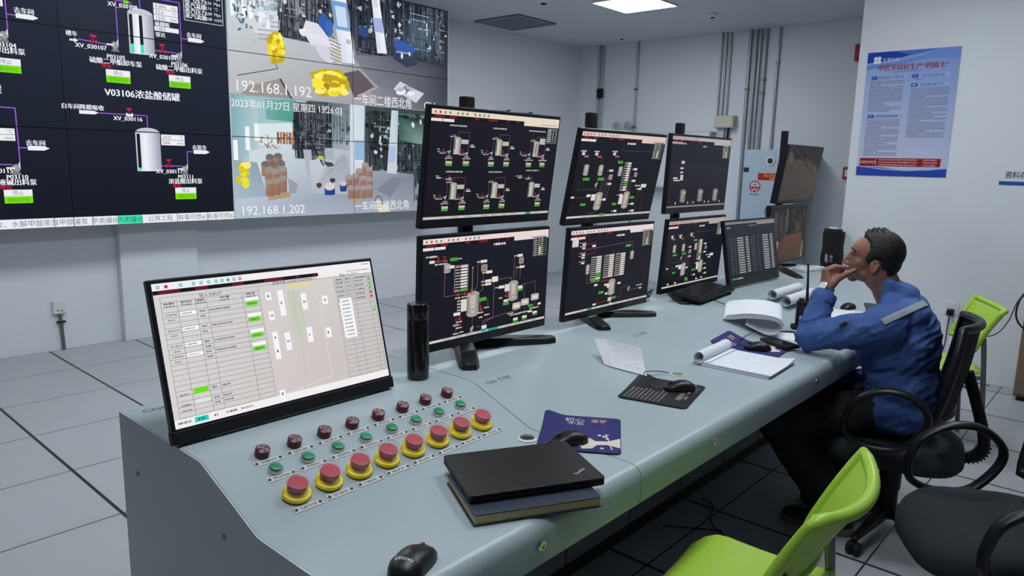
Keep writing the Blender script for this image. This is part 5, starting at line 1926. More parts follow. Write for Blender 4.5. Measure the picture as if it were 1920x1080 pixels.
# ------------------------------------------------------------------ things lying on the console
def mouse(lb, x, y, z, head, cable=None, logo=None, L=.106, W=.062, Hh=.036, wheel='blackm', group=None, cat='mouse'):
    """head = heading of the button end, radians"""
    t = thing('computer_mouse', lb, cat, (x, y, z), head, group)
    n, m = 18, 14
    rows = []
    for i in range(n + 1):
        q = i / n
        u = -L / 2 + L * q
        w = W / 2 * (max(1e-4, 1 - abs(2 * q - 1) ** 3.2)) ** .5 * (1 - .10 * math.sin(PI * q) * (q > .3))
        h = Hh * (math.sin(PI * min(1, max(0, q * .86 + .07))) ** .75) * (1 - .38 * q)
        if i in (0, n):
            w, h = W * .1, Hh * .12
        rows.append([(u, w * math.cos(PI * j / m), .0015 + h * math.sin(PI * j / m) ** .62) for j in range(m + 1)])
    b = MB()
    v = [p for r in rows for p in r]
    f = []
    for i in range(n):
        for j in range(m):
            a = i * (m + 1) + j
            f.append((a, a + 1, a + m + 2, a + m + 1))
    f += [tuple(range(m, -1, -1)), tuple(range(n * (m + 1), (n + 1) * (m + 1)))]
    f.append(tuple([i * (m + 1) for i in range(n + 1)] + [i * (m + 1) + m for i in range(n, -1, -1)])[::-1])
    b.add(v, f)
    b.build('mouse_body', 'black', t, 60)
    zt = lambda u: .0015 + Hh * (math.sin(PI * min(1, max(0, (u / L + .5) * .86 + .07))) ** .75) * (1 - .38 * (u / L + .5))
    MB().lathe([(.0095, -.003), (.011, -.002), (.011, .002), (.0095, .003)], 18, (L * .28, 0, zt(L * .28) - .007), (Vector((1, 0, 0)), Vector((0, 0, 1)), Vector((0, -1, 0)))).build('scroll_wheel', wheel, t, 40)
    MB().tube([(L * .47, 0, zt(L * .46) - .001), (L * .38, 0, zt(L * .38) + .0003), (L * .20, 0, zt(L * .20) + .0003), (0, 0, zt(0) + .0002)], .0006, 5).build('button_seam', 'rubber', t)
    if logo:
        b = MB()
        V, F, w = text_geo(logo)
        k = .0095 / .75
        pts = []
        for p in V:
            u, s_ = -.036 + p[1] * k, .0190 - p[0] * k * .95
            q = u / L + .5
            wd = W / 2 * (1 - abs(2 * q - 1) ** 3.2) ** .5
            c = max(-1, min(1, s_ / wd))
            pts.append((u, s_, zt(u) * (1 - c * c) ** .31 + .0012))
        b.add(pts, F)
        b.build('lettering', 'inkw', t)
    if cable:
        ca, sa = math.cos(head), math.sin(head)
        cp = bez([(L * .48, 0, .008)] + cable, 10)
        if cable[-1][2] > 0:
            cp = [Vector((p.x, p.y, max(p.z, desk_z(y + p.x * sa + p.y * ca) + .0065 - z))) for p in cp]
        MB().tube(cp, .0017, 6).build('cable', 'black', t, 50)
    return t


def pad(name, lb, cx, cy, w, h, ang, m, draw=None, th=.0025, r=.014, edge=None):
    """a mouse pad draped over the console top"""
    t = thing(name, lb, 'mouse pad', (cx, cy, 0), ang)
    ca, sa = math.cos(ang), math.sin(ang)
    zz = lambda a, b: desk_z(cy + a * sa + b * ca) + .0014
    n = 24
    top, bot, b = [], [], MB()
    prof = rrect(-w / 2, -h / 2, w / 2, h / 2, r)
    cols = [-w / 2 + w * i / n for i in range(n + 1)]

    def half(a):
        q = abs(a) - (w / 2 - r)
        return h / 2 - (r - math.sqrt(max(0, r * r - q * q)) if q > 0 else 0)
    rows = []
    for a in cols:
        hh = half(a)
        rows.append([(a, -hh + 2 * hh * j / n, zz(a, -hh + 2 * hh * j / n) + .0006) for j in range(n + 1)])
    b.sheet([[(p[0], p[1], p[2] + th) for p in r_] for r_ in rows], th)
    o = b.build('pad_body', m, t)
    if edge:
        prof = [(p[0] + (q[0] - p[0]) * k / 12, p[1] + (q[1] - p[1]) * k / 12) for p, q in zip(prof, prof[1:] + prof[:1]) for k in range(12 if math.hypot(q[0] - p[0], q[1] - p[1]) > .05 else 1)]
        MB().tube([(p[0], p[1], zz(*p) + th * .7) for p in prof], .0018, 6, closed=True).build('stitched_edge', edge, t, 50)
    if draw:
        S = Scr(w, h, eps=.00008)
        draw(S)
        # lay the flat picture over the draped pad
        S.m.v = [(p[0], p[2] - h / 2, zz(p[0], p[2] - h / 2) + th + .0008 - p[1]) for p in S.m.v]
        S.m.build('print', 'print', t)
    return t


def pad_text(S):
    W = (196, 192, 190)
    rd = random.Random(3)
    for k in range(9):
        S.marks(.06 + .0 * k, .08 + .062 * k, .5 + rd.uniform(-.05, .06), .026, (150, 146, 146), 2, k)
    S.text('质量方针', .40, .80, .075, W, 3, sx=.9)
    S.text('ENERGY', .40, .88, .04, W, 3)
    S.marks(.60, .55, .95, .026, (150, 146, 146), 2, 30)
    S.marks(.60, .62, .90, .026, (150, 146, 146), 2, 31)
    S.text('钇聚科技', .76, .76, .085, W, 3, sx=1.0, bold=True)
    S.marks(.58, .86, .96, .035, (180, 176, 176), 2, 33)
    S.text('UNITED', .76, .93, .05, (150, 146, 146), 3, sx=1.3)


def pad_moon(S):
    S.text('初心', .40, .13, .10, (226, 222, 226), 3, sx=.9)
    S.text('逐梦', .72, .13, .09, (226, 190, 160), 3, sx=.8)
    S.text('不忘', .42, .24, .075, (226, 222, 226), 3)
    S.poly([(.50, .80), (.54, .66), (.62, .64), (.70, .72), (.85, .70), (1.0, .60), (1.0, .86), (.84, .80), (.72, .82), (.66, .92), (.54, .94)], (222, 210, 200), 2)
    S.disc(.56, .78, .11, (226, 216, 206), 3, 18)
    for u, v in ((.74, .55), (.80, .58), (.78, .90), (.84, .63)):
        S.disc(u, v, .022, (220, 208, 200), 3, 8)
    S.line([(.82, .50), (.90, .92)], .012, (222, 206, 190), 4)
    S.line([(.78, .56), (.86, .52)], .01, (222, 206, 190), 4)
    S.poly([(.46, .70), (.5, .62), (.54, .70)], (190, 90, 40), 4)
    S.disc(.8, .3, .01, (200, 90, 70), 3, 8)


t = pad('mouse_pad', 'navy mouse pad with pale moon print behind the black laptop', 1.542, 1.102, .216, .257, math.radians(-56.5) + PI / 2 - PI / 2, 'navy', pad_moon, edge='rubber')
t.children[0].data.materials[0] = mat('navy_pad_cloth', (34, 36, 104), .8)
pad('mouse_pad', 'black mouse pad with grey lettering in the middle of the console', 2.03, 1.13, .262, .222, math.radians(13.8), 'blackm', pad_text)
t = pad('mouse_pad', 'navy mouse pad half under the notepad by the man\'s elbow', 2.80, 1.17, .215, .262, math.radians(5), 'navy', pad_moon, edge='rubber')
t.children[0].data.materials[0] = bpy.data.materials['navy_pad_cloth']
mouse('black wired mouse on the navy pad behind the laptop', 1.462, 1.08, .7562, math.radians(153), [(.07, .0, .006), (.10, .012, .004), (.120, .012, .002)], group='wired mice on pads')
mouse('black wired mouse on the black lettered pad', 2.085, 1.098, .7562, math.radians(136), [(.075, -.004, .006), (.098, -.025, .014), (.098, -.09, .03), (.03, -.165, .012), (-.015, -.178, .003)], group='wired mice on pads')
mouse('black wired mouse on the navy pad beside the man\'s elbow', 2.788, 1.135, .7582, math.radians(119), [(.075, -.03, .006), (.062, -.094, .006), (.032, -.18, .010), (-.002, -.241, .012)], group='wired mice on pads')
mouse('black wireless mouse with silver lettering at the bottom edge of the frame', .794, .928, .7502, math.radians(22), logo='Lenovo', wheel='red', L=.124, W=.072, Hh=.044)

# closed laptop on a notebook
ang = math.radians(-28.3)
t = thing('notebook', 'thick navy notebook with cream page edges under the closed laptop', 'notebook', (1.150, .975, .75), ang)
MB().box(-.145, -.106, .0005, .145, .106, .003).build('back_cover', 'navy', t, bevel=.001)
MB().box(-.140, -.102, .003, .143, .103, .0225).build('pages', 'pagein', t)
MB().prism(rrect(-.145, -.106, .145, .106, .012), lambda a, b, h: (a, b, h), .0225, .0255).build('front_cover', 'navy', t, bevel=.001)
MB().sheet([[(-.05 + .004 * k - .012 * math.sin(k * .5), .100 + .0095 * k, .012 + .010 * math.sin(PI * k / 6) - .0012 * k), (-.043 + .004 * k - .012 * math.sin(k * .5), .100 + .0095 * k, .012 + .010 * math.sin(PI * k / 6) - .0012 * k)] for k in range(7)], .0006).build('ribbon', 'buzzer', t)
t = thing('laptop', 'closed black laptop with a small silver logo resting on the notebook', 'laptop', (1.192, 1.012, .7757), ang)
MB().prism(rrect(-.158, -.112, .158, .112, .010), lambda a, b, h: (a, b, h), .001, .0115).build('base', 'blackm', t, 40, bevel=.0015)
MB().prism(rrect(-.158, -.112, .158, .112, .010), lambda a, b, h: (a, b, h), .0125, .0195).build('lid', 'lid', t, 40, bevel=.002)
b = MB()
b.text('ThinkPad', (.100, -.082, .0197), (.80, .60, 0), (-.60, .80, 0), .0085, 0, sx=.95)
b.build('lettering', 'inkw', t)

# insulated cup
t = thing('drink_flask', 'tall black insulated flask between the white monitor and the first stack', 'flask', (1.378, 1.588, .837))
MB().lathe([(.031, 0), (.0325, .003), (.0328, .03), (.0328, .180), (.0322, .182)], 36).build('flask_body', 'gloss', t, 40)
MB().lathe([(.0322, .1825), (.0328, .184), (.0328, .223), (.0318, .2275), (.028, .2285)], 36).build('cap', 'gloss', t, 40)
MB().lathe([(.027, .2284), (.0265, .2295), (.024, .2295)], 30).build('cap_ring', 'chrome', t, 40)

# folded paper standing on the console
t = thing('folded_paper', 'white folded sheet with typed lines standing on the console behind the black mouse pad', 'paper', (2.04, 1.33, .79))
A, B_ = Vector((-.008, .0, .004)), Vector((.078, -.087, -.028))
TL, TR = Vector((.03, .055, .085)), Vector((.128, -.028, .052))
MB().sheet([[A.lerp(B_, j / 8).lerp(TL.lerp(TR, j / 8), i / 8) + Vector((.006, .006, 0)) * math.sin(PI * i / 8) for j in range(9)] for i in range(9)], .0008).build('front_leaf', 'paper', t, 60)
LA, LT = Vector((-.026, .022, .012)), Vector((-.002, .085, .088))
MB().sheet([[A.lerp(LA, j / 3).lerp(TL.lerp(LT, j / 3), i / 8) for j in range(4)] for i in range(9)], -.0008).build('side_leaf', 'paper', t, 60)
bb = MB()
rd = random.Random(5)
nn = (B_ - A).cross(TL - A).normalized()
if nn.dot(Vector((-2, -1.3, .7))) < 0:
    nn = -nn
for k in range(7):
    for j in range(3):
        q = .18 + .11 * k
        a0 = .08 + .3 * j + rd.uniform(0, .04)
        if rd.random() < .3:
            continue
        a1 = a0 + rd.uniform(.1, .22)
        P_ = lambda a, q: A.lerp(B_, a).lerp(TL.lerp(TR, a), q) + Vector((.006, .006, 0)) * math.sin(PI * q) + nn * .0014
        bb.add([P_(a0, q), P_(a1, q), P_(a1, q + .02), P_(a0, q + .02)], [(0, 1, 2, 3)])
bb.build('typed_lines', 'deskside', t)


def curl_sheets(t, prof, w, ang, n_layers, gap, name, m='paper', lines=False):
    """a bundle of sheets following a (u, z) profile, extruded along the axis"""
    for k in range(n_layers):
        pts = bez([(p[0], 0, p[1]) for p in prof], 5)
        rows = []
        for i, p in enumerate(pts):
            tg = pts[min(i + 1, len(pts) - 1)] - pts[max(i - 1, 0)]
            nr = Vector((-tg.z, 0, tg.x)).normalized()
            c = p + nr * (gap * k)
            sh = .006 * (k % 3) - .004
            rows.append([(c.x, sh, c.z), (c.x, sh + w * .5, c.z), (c.x, sh + w, c.z)])
        MB().sheet(rows, .0006).build(name, m, t, 70)


# notepad with its pages rolled over the top
t = thing('notepad', 'open notepad with its used pages rolled back, in front of the navy pad', 'notepad', (2.555, 1.08, .75), math.radians(3))
MB().prism(rrect(-.135, -.135, .135, .125, .004), lambda a, b, h: (a, b, h), .0008, .0025).build('back_cover', 'lightgrey', t)
for k in range(3):
    MB().sheet([[(-.133 + .266 * i / 6 + .003 * (k % 2), -.132 + .25 * j / 8 - .004 * k, .003 + .004 * k + (.010 if (i == 6 and j == 0) else .004 if (i >= 5 and j <= 1) else 0) * (k + 1) / 3) for i in range(7)] for j in range(9)], .0036).build('page_block', 'paper', t, 50)
prof = []
for k in range(15):
    a = -PI / 2 + 2 * PI * k / 11
    r = .026 - .0006 * k
    prof.append((.118 + .012 + r * math.cos(a), .028 + r * math.sin(a) + .002))
rr = MB()
pts = [Vector((p[0], 0, p[1])) for p in prof]
rows = [[(-.131, p.x, p.z), (0, p.x, p.z), (.129, p.x, p.z)] for p in [Vector((.09, 0, .0155)), Vector((.11, 0, .0145))] + pts[:13]]
rr.sheet(rows, .0035)
rr.build('rolled_pages', 'paper', t, 70)
bb = MB()
rd = random.Random(8)
for k in range(16):
    u = -.12
    while u < .11:
        w = rd.uniform(.01, .03)
        if rd.random() < .6:
            bb.box(u, .095 - .0125 * k, .0147, u + w, .0960 - .0125 * k, .0150)
        u += w + .008
bb.build('handwriting', 'lightgrey', t)

# folder of papers flipped over
t = thing('document_folder', 'thick white document bundle with its pages curled over beside the walkie-talkie', 'documents', (3.02, 1.26, .752), math.radians(-67))
t.rotation_euler = (0, 0, math.radians(-67))
for k in range(4):
    pr_ = [(-.03, .05 - .002 * k), (.02, .026), (.075, .010 + .003 * k), (.112 + .003 * k, .032), (.108 + .003 * k, .064 + .004 * k), (.06, .078 + .005 * k), (-.02, .076 + .006 * k), (-.085, .066 + .006 * k), (-.125 + .004 * k, .064 + .005 * k)]
    pts = bez([(p[0], 0, p[1]) for p in pr_], 5)
    MB().sheet([[(p.x, .0 + .003 * k, p.z), (p.x, .10, p.z + .016), (p.x, .205 - .002 * k, p.z + .031)] for p in pts], .0016).build('curled_pages', 'paper', t, 70)
t2 = thing('loose_papers', 'flat white sheets under the black pen in front of the walkie-talkie', 'papers', (3.175, 1.10, .7502), math.radians(-20))
for k in range(3):
    MB().box(-.12 + .006 * k, -.075 + .004 * k, .0015 * k, .10 + .004 * k, .085, .0015 * k + .0012).build('sheet', 'paper', t2)
t = thing('pen', 'black pen lying on the white sheets by the man\'s sleeve', 'pen', (3.195, 1.165, .7585), math.radians(-58))
MB().tube([(-.06, 0, 0), (-.05, 0, 0), (.05, 0, 0), (.066, 0, 0)], [.0025, .0038, .0038, .001], 10).build('barrel', 'black', t, 50)
MB().tube([(-.058, 0, .0046), (-.02, 0, .0046)], .0009, 6).build('clip', 'chrome', t)

# rolled drawings
t = thing('rolled_drawings', 'two rolls of white drawing paper with open ends behind the walkie-talkie', 'drawings', (3.60, 1.36, .821), 0)
for k, (oy, r, tn) in enumerate(((.035, .027, 1.9), (-.035, .030, 1.7))):
    rows = []
    n = 44
    for i in range(n + 1):
        a = -PI / 2 + 2 * PI * tn * i / n
        rr_ = r * (1 - .35 * i / n)
        zb = desk_z(1.36 + oy) - .818 + .002
        c = (oy + rr_ * math.cos(a), zb + r + .002 + rr_ * math.sin(a) )
        rows.append([(-.04, c[0], c[1]), (.13, c[0], c[1]), (.31, c[0], c[1])])
    MB().sheet(rows, .0008).build('paper_roll', 'paper', t, 70)
t = thing('paper_sheet', 'loose white sheet lying behind the man\'s forearm', 'paper', (3.80, 1.13, .7502), math.radians(12))
MB().box(-.17, -.10, 0, .17, .08, .001).build('sheet', 'paper', t)
mouse('black mouse lying behind the man\'s forearm', 4.02, 1.165, .751, math.radians(170), cat='mouse')
t = thing('black_notebook', 'closed black notebook near the far slanted end of the console', 'notebook', (4.14, 1.04, .7503), math.radians(20))
MB().prism(rrect(-.10, -.07, .10, .07, .006), lambda a, b, h: (a, b, h), 0, .012).build('cover', 'black', t, bevel=.001)
MB().box(-.097, -.072, .002, .097, -.066, .010).build('page_edge', 'paper', t)
t = thing('router', 'flat white plastic router on the far end of the console', 'router', (4.70, 1.62, .837), math.radians(-12))
MB().prism(rrect(-.12, -.045, .12, .045, .02), lambda a, b, h: (a, b, h), .001, .022).build('router_body', 'whitep', t, 40, bevel=.004)
MB().box(-.05, -.012, .022, .05, .012, .0235).build('label_panel', 'lightgrey', t)

# walkie-talkie in its charging cradle
t = thing('charging_cradle', 'low black charging cradle under the walkie-talkie', 'charger', (3.335, 1.160, .7502), math.radians(-60))
MB().prism(rrect(-.045, -.034, .045, .034, .012), lambda a, b, h: (a, b, h), 0, .018).build('cradle_body', 'blackm', t, 40, bevel=.004)
t = thing('walkie_talkie', 'black walkie-talkie with a tall antenna standing upright beside the man\'s sleeve', 'walkie-talkie', (3.335, 1.160, .7685), math.radians(-60))
MB().prism(rrect(-.029, -.018, .029, .018, .008), lambda a, b, h: (a, b, h), 0, .112).build('radio_body', 'blackm', t, 40, bevel=.004)
MB().tube([(.014, 0, .112), (.013, 0, .135), (.010, 0, .2), (.004, 0, .285)], [.0085, .007, .0052, .0042], 12).build('antenna', 'rubber', t, 50)
for px_ in (-.016, -.004):
    MB().lathe([(.0055, .112), (.0055, .124), (.004, .1255)], 14, (px_, 0, 0)).build('knob', 'blackm', t, 40)
MB().box(-.016, -.0195, .018, .016, -.018, .045).build('label_patch', 'inkw', t)
MB().box(-.020, -.0195, .06, .020, -.018, .095).build('speaker_grille', 'rubber', t)

# phone / remote on the navy pad
t = thing('mobile_phone', 'black mobile phone lying by the man\'s elbow', 'phone', (2.925, 1.10, .7592), math.radians(64))
MB().prism(rrect(-.08, -.037, .08, .037, .008), lambda a, b, h: (a, b, h), .0005, .0125).build('phone_body', 'black', t, 40, bevel=.002)
MB().prism(rrect(-.075, -.033, .075, .033, .005), lambda a, b, h: (a, b, h), .0126, .013).build('screen_glass', 'gloss', t)

# keyboard in front of the third stack
t = thing('keyboard', 'black keyboard tilted against the lower monitor of the third stack', 'keyboard', (3.28, 1.625, .8585), math.radians(5), rot=(math.radians(7), 0, math.radians(5)))
MB().prism(rrect(-.225, -.07, .225, .085, .008), lambda a, b, h: (a, b, h), .001, .016).build('keyboard_base', 'blackm', t, 40, bevel=.003)
for r in range(5):
    k = MB()
    for c in range(14):
        k.box(-.212 + .0303 * c, -.058 + .0268 * r, .016, -.212 + .0303 * c + .026, -.058 + .0268 * r + .0225, .021)
    k.build('key_row', 'black', t, bevel=.0015)
MB().tube(bez([(-.10, -.07, .01), (-.12, -.10, .006), (-.15, -.14, .010), (-.17, -.165, .013)]), .0022, 6).build('cable', 'black', t, 50)
# cable bunch behind the second stack
t = thing('cable_bundle', 'tangle of black monitor cables between the second and third stacks', 'cable', (2.98, 1.80, .837))
for k in range(5):
    rd = random.Random(k)
    MB().tube(bez([(-.12 + rd.uniform(-.03, .03), .02, .006 + .006 * k), (-.06, rd.uniform(-.05, .04), .045 + rd.uniform(-.02, .03)), (-.02, rd.uniform(-.06, .03), .03), (.02, rd.uniform(-.05, .04), .055), (.055, .0, .006 + .006 * k)]), .005, 7).build('cable', 'black', t, 50)
# thin cables on the floor under the console
for pts, lb in (([(2.86, 1.36, .006), (2.84, 1.30, .005), (2.72, 1.25, .005), (2.66, 1.20, .005), (2.62, 1.14, .005), (2.52, 1.10, .005), (2.48, 1.02, .005)], 'thin black cable looping on the floor, right one under the console'),
                ([(2.52, 1.37, .006), (2.55, 1.32, .005), (2.60, 1.25, .005), (2.655, 1.165, .005)], 'short black cable on the floor, left one under the console')):
    tag(MB().tube(bez(pts), .003, 6).build('floor_cable', 'rubber', None, 50), lb, 'cable', 'cables on the floor')
# ------------------------------------------------------------------ lime green stacking chairs
def green_chair(lb, loc, rz):
    t = thing('stacking_chair', lb, 'chair', loc, rz, 'lime green chairs')
    # seat: shallow dished sheet with a waterfall front
    rows = []
    for i in range(13):
        q = i / 12
        y = -.24 + .38 * q
        hw = .205 + .02 * math.sin(PI * min(1, q * 1.2) * .5)
        if q > .8:
            hw -= .03 * ((q - .8) / .2) ** 2
        z0 = .452 - .012 * math.sin(PI * q) + (-.05 * ((q - .75) / .25) ** 2 if q > .75 else 0) + (.012 * ((.2 - q) / .2) ** 2 if q < .2 else 0)
        rows.append([(hw * u, y, z0 + .010 * abs(u) ** 3) for u in [-1 + 2 * j / 12 for j in range(13)]])
    MB().sheet(rows, -.012).build('seat', 'green', t, 60, bevel=.003)
    # backrest: leaning band, concave, with a thick rolled rim
    rows, ring = [], []
    nu, nv = 20, 10

    def bp(u, v):
        # u -1..1 across, v 0..1 up
        tap = 1 - .10 * (1 - v)
        x = .225 * u * tap * (1 - .03 * math.sin(PI * v))
        bow = .055 * (1 - u * u)
        z = .572 + .218 * v - .018 * (1 - u * u) * v + .012 * (1 - u * u) * (1 - v)
        y = -.165 - .105 * v - bow + .02 * v * (1 - v)
        return Vector((x, y, z))
    for i in range(nv + 1):
        rows.append([bp(-1 + 2 * j / nu, i / nv) for j in range(nu + 1)])
    MB().sheet(rows, .010).build('backrest', 'green', t, 60)
    rim = [bp(-1 + 2 * j / nu, 1) for j in range(nu + 1)] + [bp(1, 1 - i / nv) for i in range(1, nv + 1)] + [bp(1 - 2 * j / nu, 0) for j in range(1, nu + 1)] + [bp(-1, i / nv) for i in range(1, nv)]
    MB().tube([p + Vector((0, -.006, 0)) for p in rim], .0155, 10, closed=True).build('backrest_rim', 'green', t, 70)
    for s_ in (-1, 1):
        MB().tube(bez([(s_ * .205, -.268, 0), (s_ * .205, -.245, .3), (s_ * .204, -.222, .55), (s_ * .200, -.212, .64)]), .0125, 10).build('leg', 'tube', t, 60)
        MB().tube(bez([(s_ * .205, -.235, .43), (s_ * .205, -.1, .425), (s_ * .205, .06, .420), (s_ * .206, .085, .40), (s_ * .212, .13, .15), (s_ * .215, .15, 0)]), .0115, 10).build('leg', 'tube', t, 60)
        MB().tube([(s_ * .204, -.243, .33), (s_ * .205, -.06, .425)], .006, 8).build('brace', 'tube', t, 60)
    MB().tube([(-.205, -.1, .424), (.205, -.1, .424)], .009, 8).build('crossbar', 'tube', t, 60)
    return t


green_chair('lime green stacking chair in the foreground, pushed up to the console', (1.612, .720, 0), math.radians(5))
green_chair('lime green stacking chair behind the seated man by the poster wall', (4.42, .86, 0), math.radians(25))

# ------------------------------------------------------------------ office chairs
def office_chair(lb, loc, rz, spin, dz=0.0, ds=0.0):
    def up(mb, d=None):
        d = dz if d is None else d
        mb.v = [(p[0], p[1], p[2] + d) for p in mb.v]
        return mb

    t = thing('office_chair', lb, 'office chair', loc, rz, 'black office chairs')
    MB().lathe([(.034, .075), (.040, .085), (.040, .125), (.030, .135)], 24).build('base_hub', 'black', t, 40)
    MB().lathe([(.036, .135), (.036, .20), (.041, .205), (.041, .28), (.034, .285)], 20).build('column_cover', 'blackm', t, 40)
    MB().lathe([(.014, .285), (.014, .39 + ds)], 16).build('gas_column', 'chrome', t, 40)
    for k in range(5):
        a = spin + 2 * PI * k / 5
        d, n = Vector((math.cos(a), math.sin(a), 0)), Vector((-math.sin(a), math.cos(a), 0))
        b = MB()
        v = []
        for q in range(7):
            r = .03 + .255 * q / 6
            w = .026 - .010 * q / 6
            z1, z0 = .125 - .040 * q / 6 - .01 * (q / 6) ** 2, .085 - .022 * q / 6
            c = d * r
            v += [c - n * w + Vector((0, 0, z0)), c - n * w * .8 + Vector((0, 0, z1)), c + n * w * .8 + Vector((0, 0, z1)), c + n * w + Vector((0, 0, z0))]
        f = []
        for q in range(6):
            for j in range(4):
                l = (j + 1) % 4
                f.append((q * 4 + j, q * 4 + l, q * 4 + 4 + l, q * 4 + 4 + j))
        f += [(3, 2, 1, 0), (24, 25, 26, 27)]
        b.add(v, f)
        arm_ = b.build('base_arm', 'black', t, 30, bevel=.004)
        c = d * .275 + Vector((0, 0, .027))
        fr_ = (d, Vector((0, 0, 1)), n)
        for s_ in (-1, 1):
            MB().lathe([(.020, -.010), (.026, -.007), (.026, .007), (.020, .010)], 18, c + n * (s_ * .015), fr_).build('wheel', 'rubber', arm_, 40)
        MB().tube([c + Vector((0, 0, .035)), c + Vector((0, 0, .002))], [.011, .009], 10).lathe([(.024, -.004), (.024, .004)], 16, c + Vector((0, 0, .006)), fr_).build('caster_fork', 'blackm', arm_, 40)
    up(MB().box(-.10, -.14, .385, .10, .12, .415), ds).build('seat_mechanism', 'blackm', t, bevel=.01)
    # cushion: superellipse loft
    b = MB()
    n, prof = 40, [(.80, .412), (.95, .418), (1.0, .435), (1.0, .458), (.97, .480), (.88, .494), (.6, .500), (.25, .497), (.02, .496)]
    v, f = [], []
    for sc_, z in prof:
        for k in range(n):
            th = 2 * PI * k / n
            c, s_ = math.cos(th), math.sin(th)
            e = 2 / 3.4
            x = .245 * sc_ * math.copysign(abs(c) ** e, c)
            y = .245 * sc_ * math.copysign(abs(s_) ** e, s_)
            dz = -.045 * max(0, (y - .12) / .13) ** 2 if y > .12 else 0
            v.append((x * (1 - .06 * (y < -.1) * abs(y + .1) / .14), y, z + dz + (.012 * (abs(x) / .245) ** 2 if sc_ < .95 and z > .45 else 0)))
    m = len(prof)
    for i in range(m - 1):
        for k in range(n):
            l = (k + 1) % n
            f.append((i * n + k, i * n + l, (i + 1) * n + l, (i + 1) * n + k))
    f += [tuple(range(n - 1, -1, -1)), tuple(range((m - 1) * n, m * n))]
    b.add(v, f)
    up(b, ds).build('seat_cushion', 'seatf', t, 60)
    # loop arms
    for s_ in (-1, 1):
        xx = s_ * .292
        pts = bez([(xx, .165, .545), (xx, .135, .625), (xx, .05, .678), (xx, -.04, .676), (xx, -.105, .620), (xx, -.10, .555), (xx * .985, -.035, .478), (xx * .97, .03, .458), (xx * .97, .10, .462), (xx * .985, .155, .49), (xx, .165, .545)], 6)[:-1]
        ar = MB().tube(pts, .0125, 12, closed=True, flat=1.75, ref=(s_, 0, 0))
        o = up(ar).build('armrest', 'black', t, 60)
        up(MB().box(min(xx * .97 - .016, xx * .97 + .016), .02, .40, max(xx * .97 - .016, xx * .97 + .016), .10, .462).box(min(xx * .97, s_ * .08), .03, .393, max(xx * .97, s_ * .08), .09, .407)).build('armrest_bracket', 'blackm', o, bevel=.005)
    # backrest: frame with mesh
    def bk(u, v):
        z = .575 + .345 * v
        w = .225 * (1 - .10 * (2 * v - .9) ** 2) * (1 - .25 * max(0, v - .75) / .25 * .4)
        return Vector((w * u, -.175 - .055 * v * v + .055 * u * u - .02 * math.sin(PI * v), z))
    rows = [[bk(-1 + 2 * j / 14, i / 12) for j in range(15)] for i in range(13)]
    up(MB().sheet(rows, .012)).build('backrest_mesh', 'mesh', t, 60)
    ring = [bk(-1 + 2 * j / 14, 1) for j in range(15)] + [bk(1, 1 - i / 12) for i in range(1, 13)] + [bk(1 - 2 * j / 14, 0) for j in range(1, 15)] + [bk(-1, i / 12) for i in range(1, 12)]
    up(MB().tube([p + Vector((0, -.008, 0)) for p in ring], .017, 10, closed=True)).build('backrest_frame', 'black', t, 60)
    sup = bez([(0, -.10, .395), (0, -.20, .385), (0, -.275, .40), (0, -.30, .46), (0, -.262, .60), (0, -.216, .73)], 6)
    up(MB().tube(sup, .023, 12, flat=.9, ref=(0, 1, 0))).build('back_support', 'blackm', t, 60)
    b = MB()
    for k in range(4, 18):
        p = sup[k]
        tg = (sup[k + 1] - sup[k - 1]).normalized()
        a = Vector((1, 0, 0))
        b.lathe([(.022, -.003), (.0285, 0), (.022, .003)], 14, p, (a, tg.cross(a), tg))
    up(b).build('bellows', 'rubber', t, 60)
    return t


office_chair('black mesh-backed office chair the man is sitting on', (3.125, .675, 0), math.radians(10), math.radians(90), -.03, -.06)
office_chair('empty black office chair at the right edge of the frame', (2.375, .215, 0), math.radians(30), math.radians(40))


# ------------------------------------------------------------------ the seated man
def remesh(mb, name, voxel, smooth, m, parent, disp=None):
    """union of overlapping closed shapes -> one continuous skin"""
    me = bpy.data.meshes.new(name)
    me.from_pydata(mb.v, [], mb.f)
    o = bpy.data.objects.new(name, me)
    COL.objects.link(o)
    md = o.modifiers.new('r', 'REMESH')
    md.mode = 'VOXEL'
    md.voxel_size = voxel
    sm = o.modifiers.new('s', 'SMOOTH')
    sm.factor = .5
    sm.iterations = smooth
    dg = bpy.context.evaluated_depsgraph_get()
    out = bpy.data.meshes.new_from_object(o.evaluated_get(dg))
    COL.objects.unlink(o)
    bpy.data.objects.remove(o)
    if disp:
        cs = [v.co.copy() for v in out.vertices]
        ns = [v.normal.copy() for v in out.vertices]
        flat = []
        for c, nn in zip(cs, ns):
            flat += list(c + nn * disp(c))
        out.vertices.foreach_set('co', flat)
        out.update()
    out.polygons.foreach_set('use_smooth', [True] * len(out.polygons))
    out.materials.clear()
    out.materials.append(M[m])
    out.name = name
    o = bpy.data.objects.new(name, out)
    COL.objects.link(o)
    if parent:
        o.parent = parent
    return o


HT = math.radians(5)
HS = .92
HO = Vector((0, .072, 1.135))
HX, HF, HU = Vector((1, 0, 0)), Vector((0, math.cos(HT), math.sin(HT))), Vector((0, -math.sin(HT), math.cos(HT)))
HAX = (HX, HF, HU)


def hp(f, l, u):
    """head frame: forward, left, up"""
    return HO + (HF * f - HX * l + HU * u) * HS


def he(b, f, l, u, rf, rl, ru, tilt=0):
    ax = HAX
    if tilt:
        c, s_ = math.cos(tilt), math.sin(tilt)
        ax = (HX, HF * c + HU * s_, HU * c - HF * s_)
    b.ell(hp(f, l, u), (rl * HS, rf * HS, ru * HS), ax)


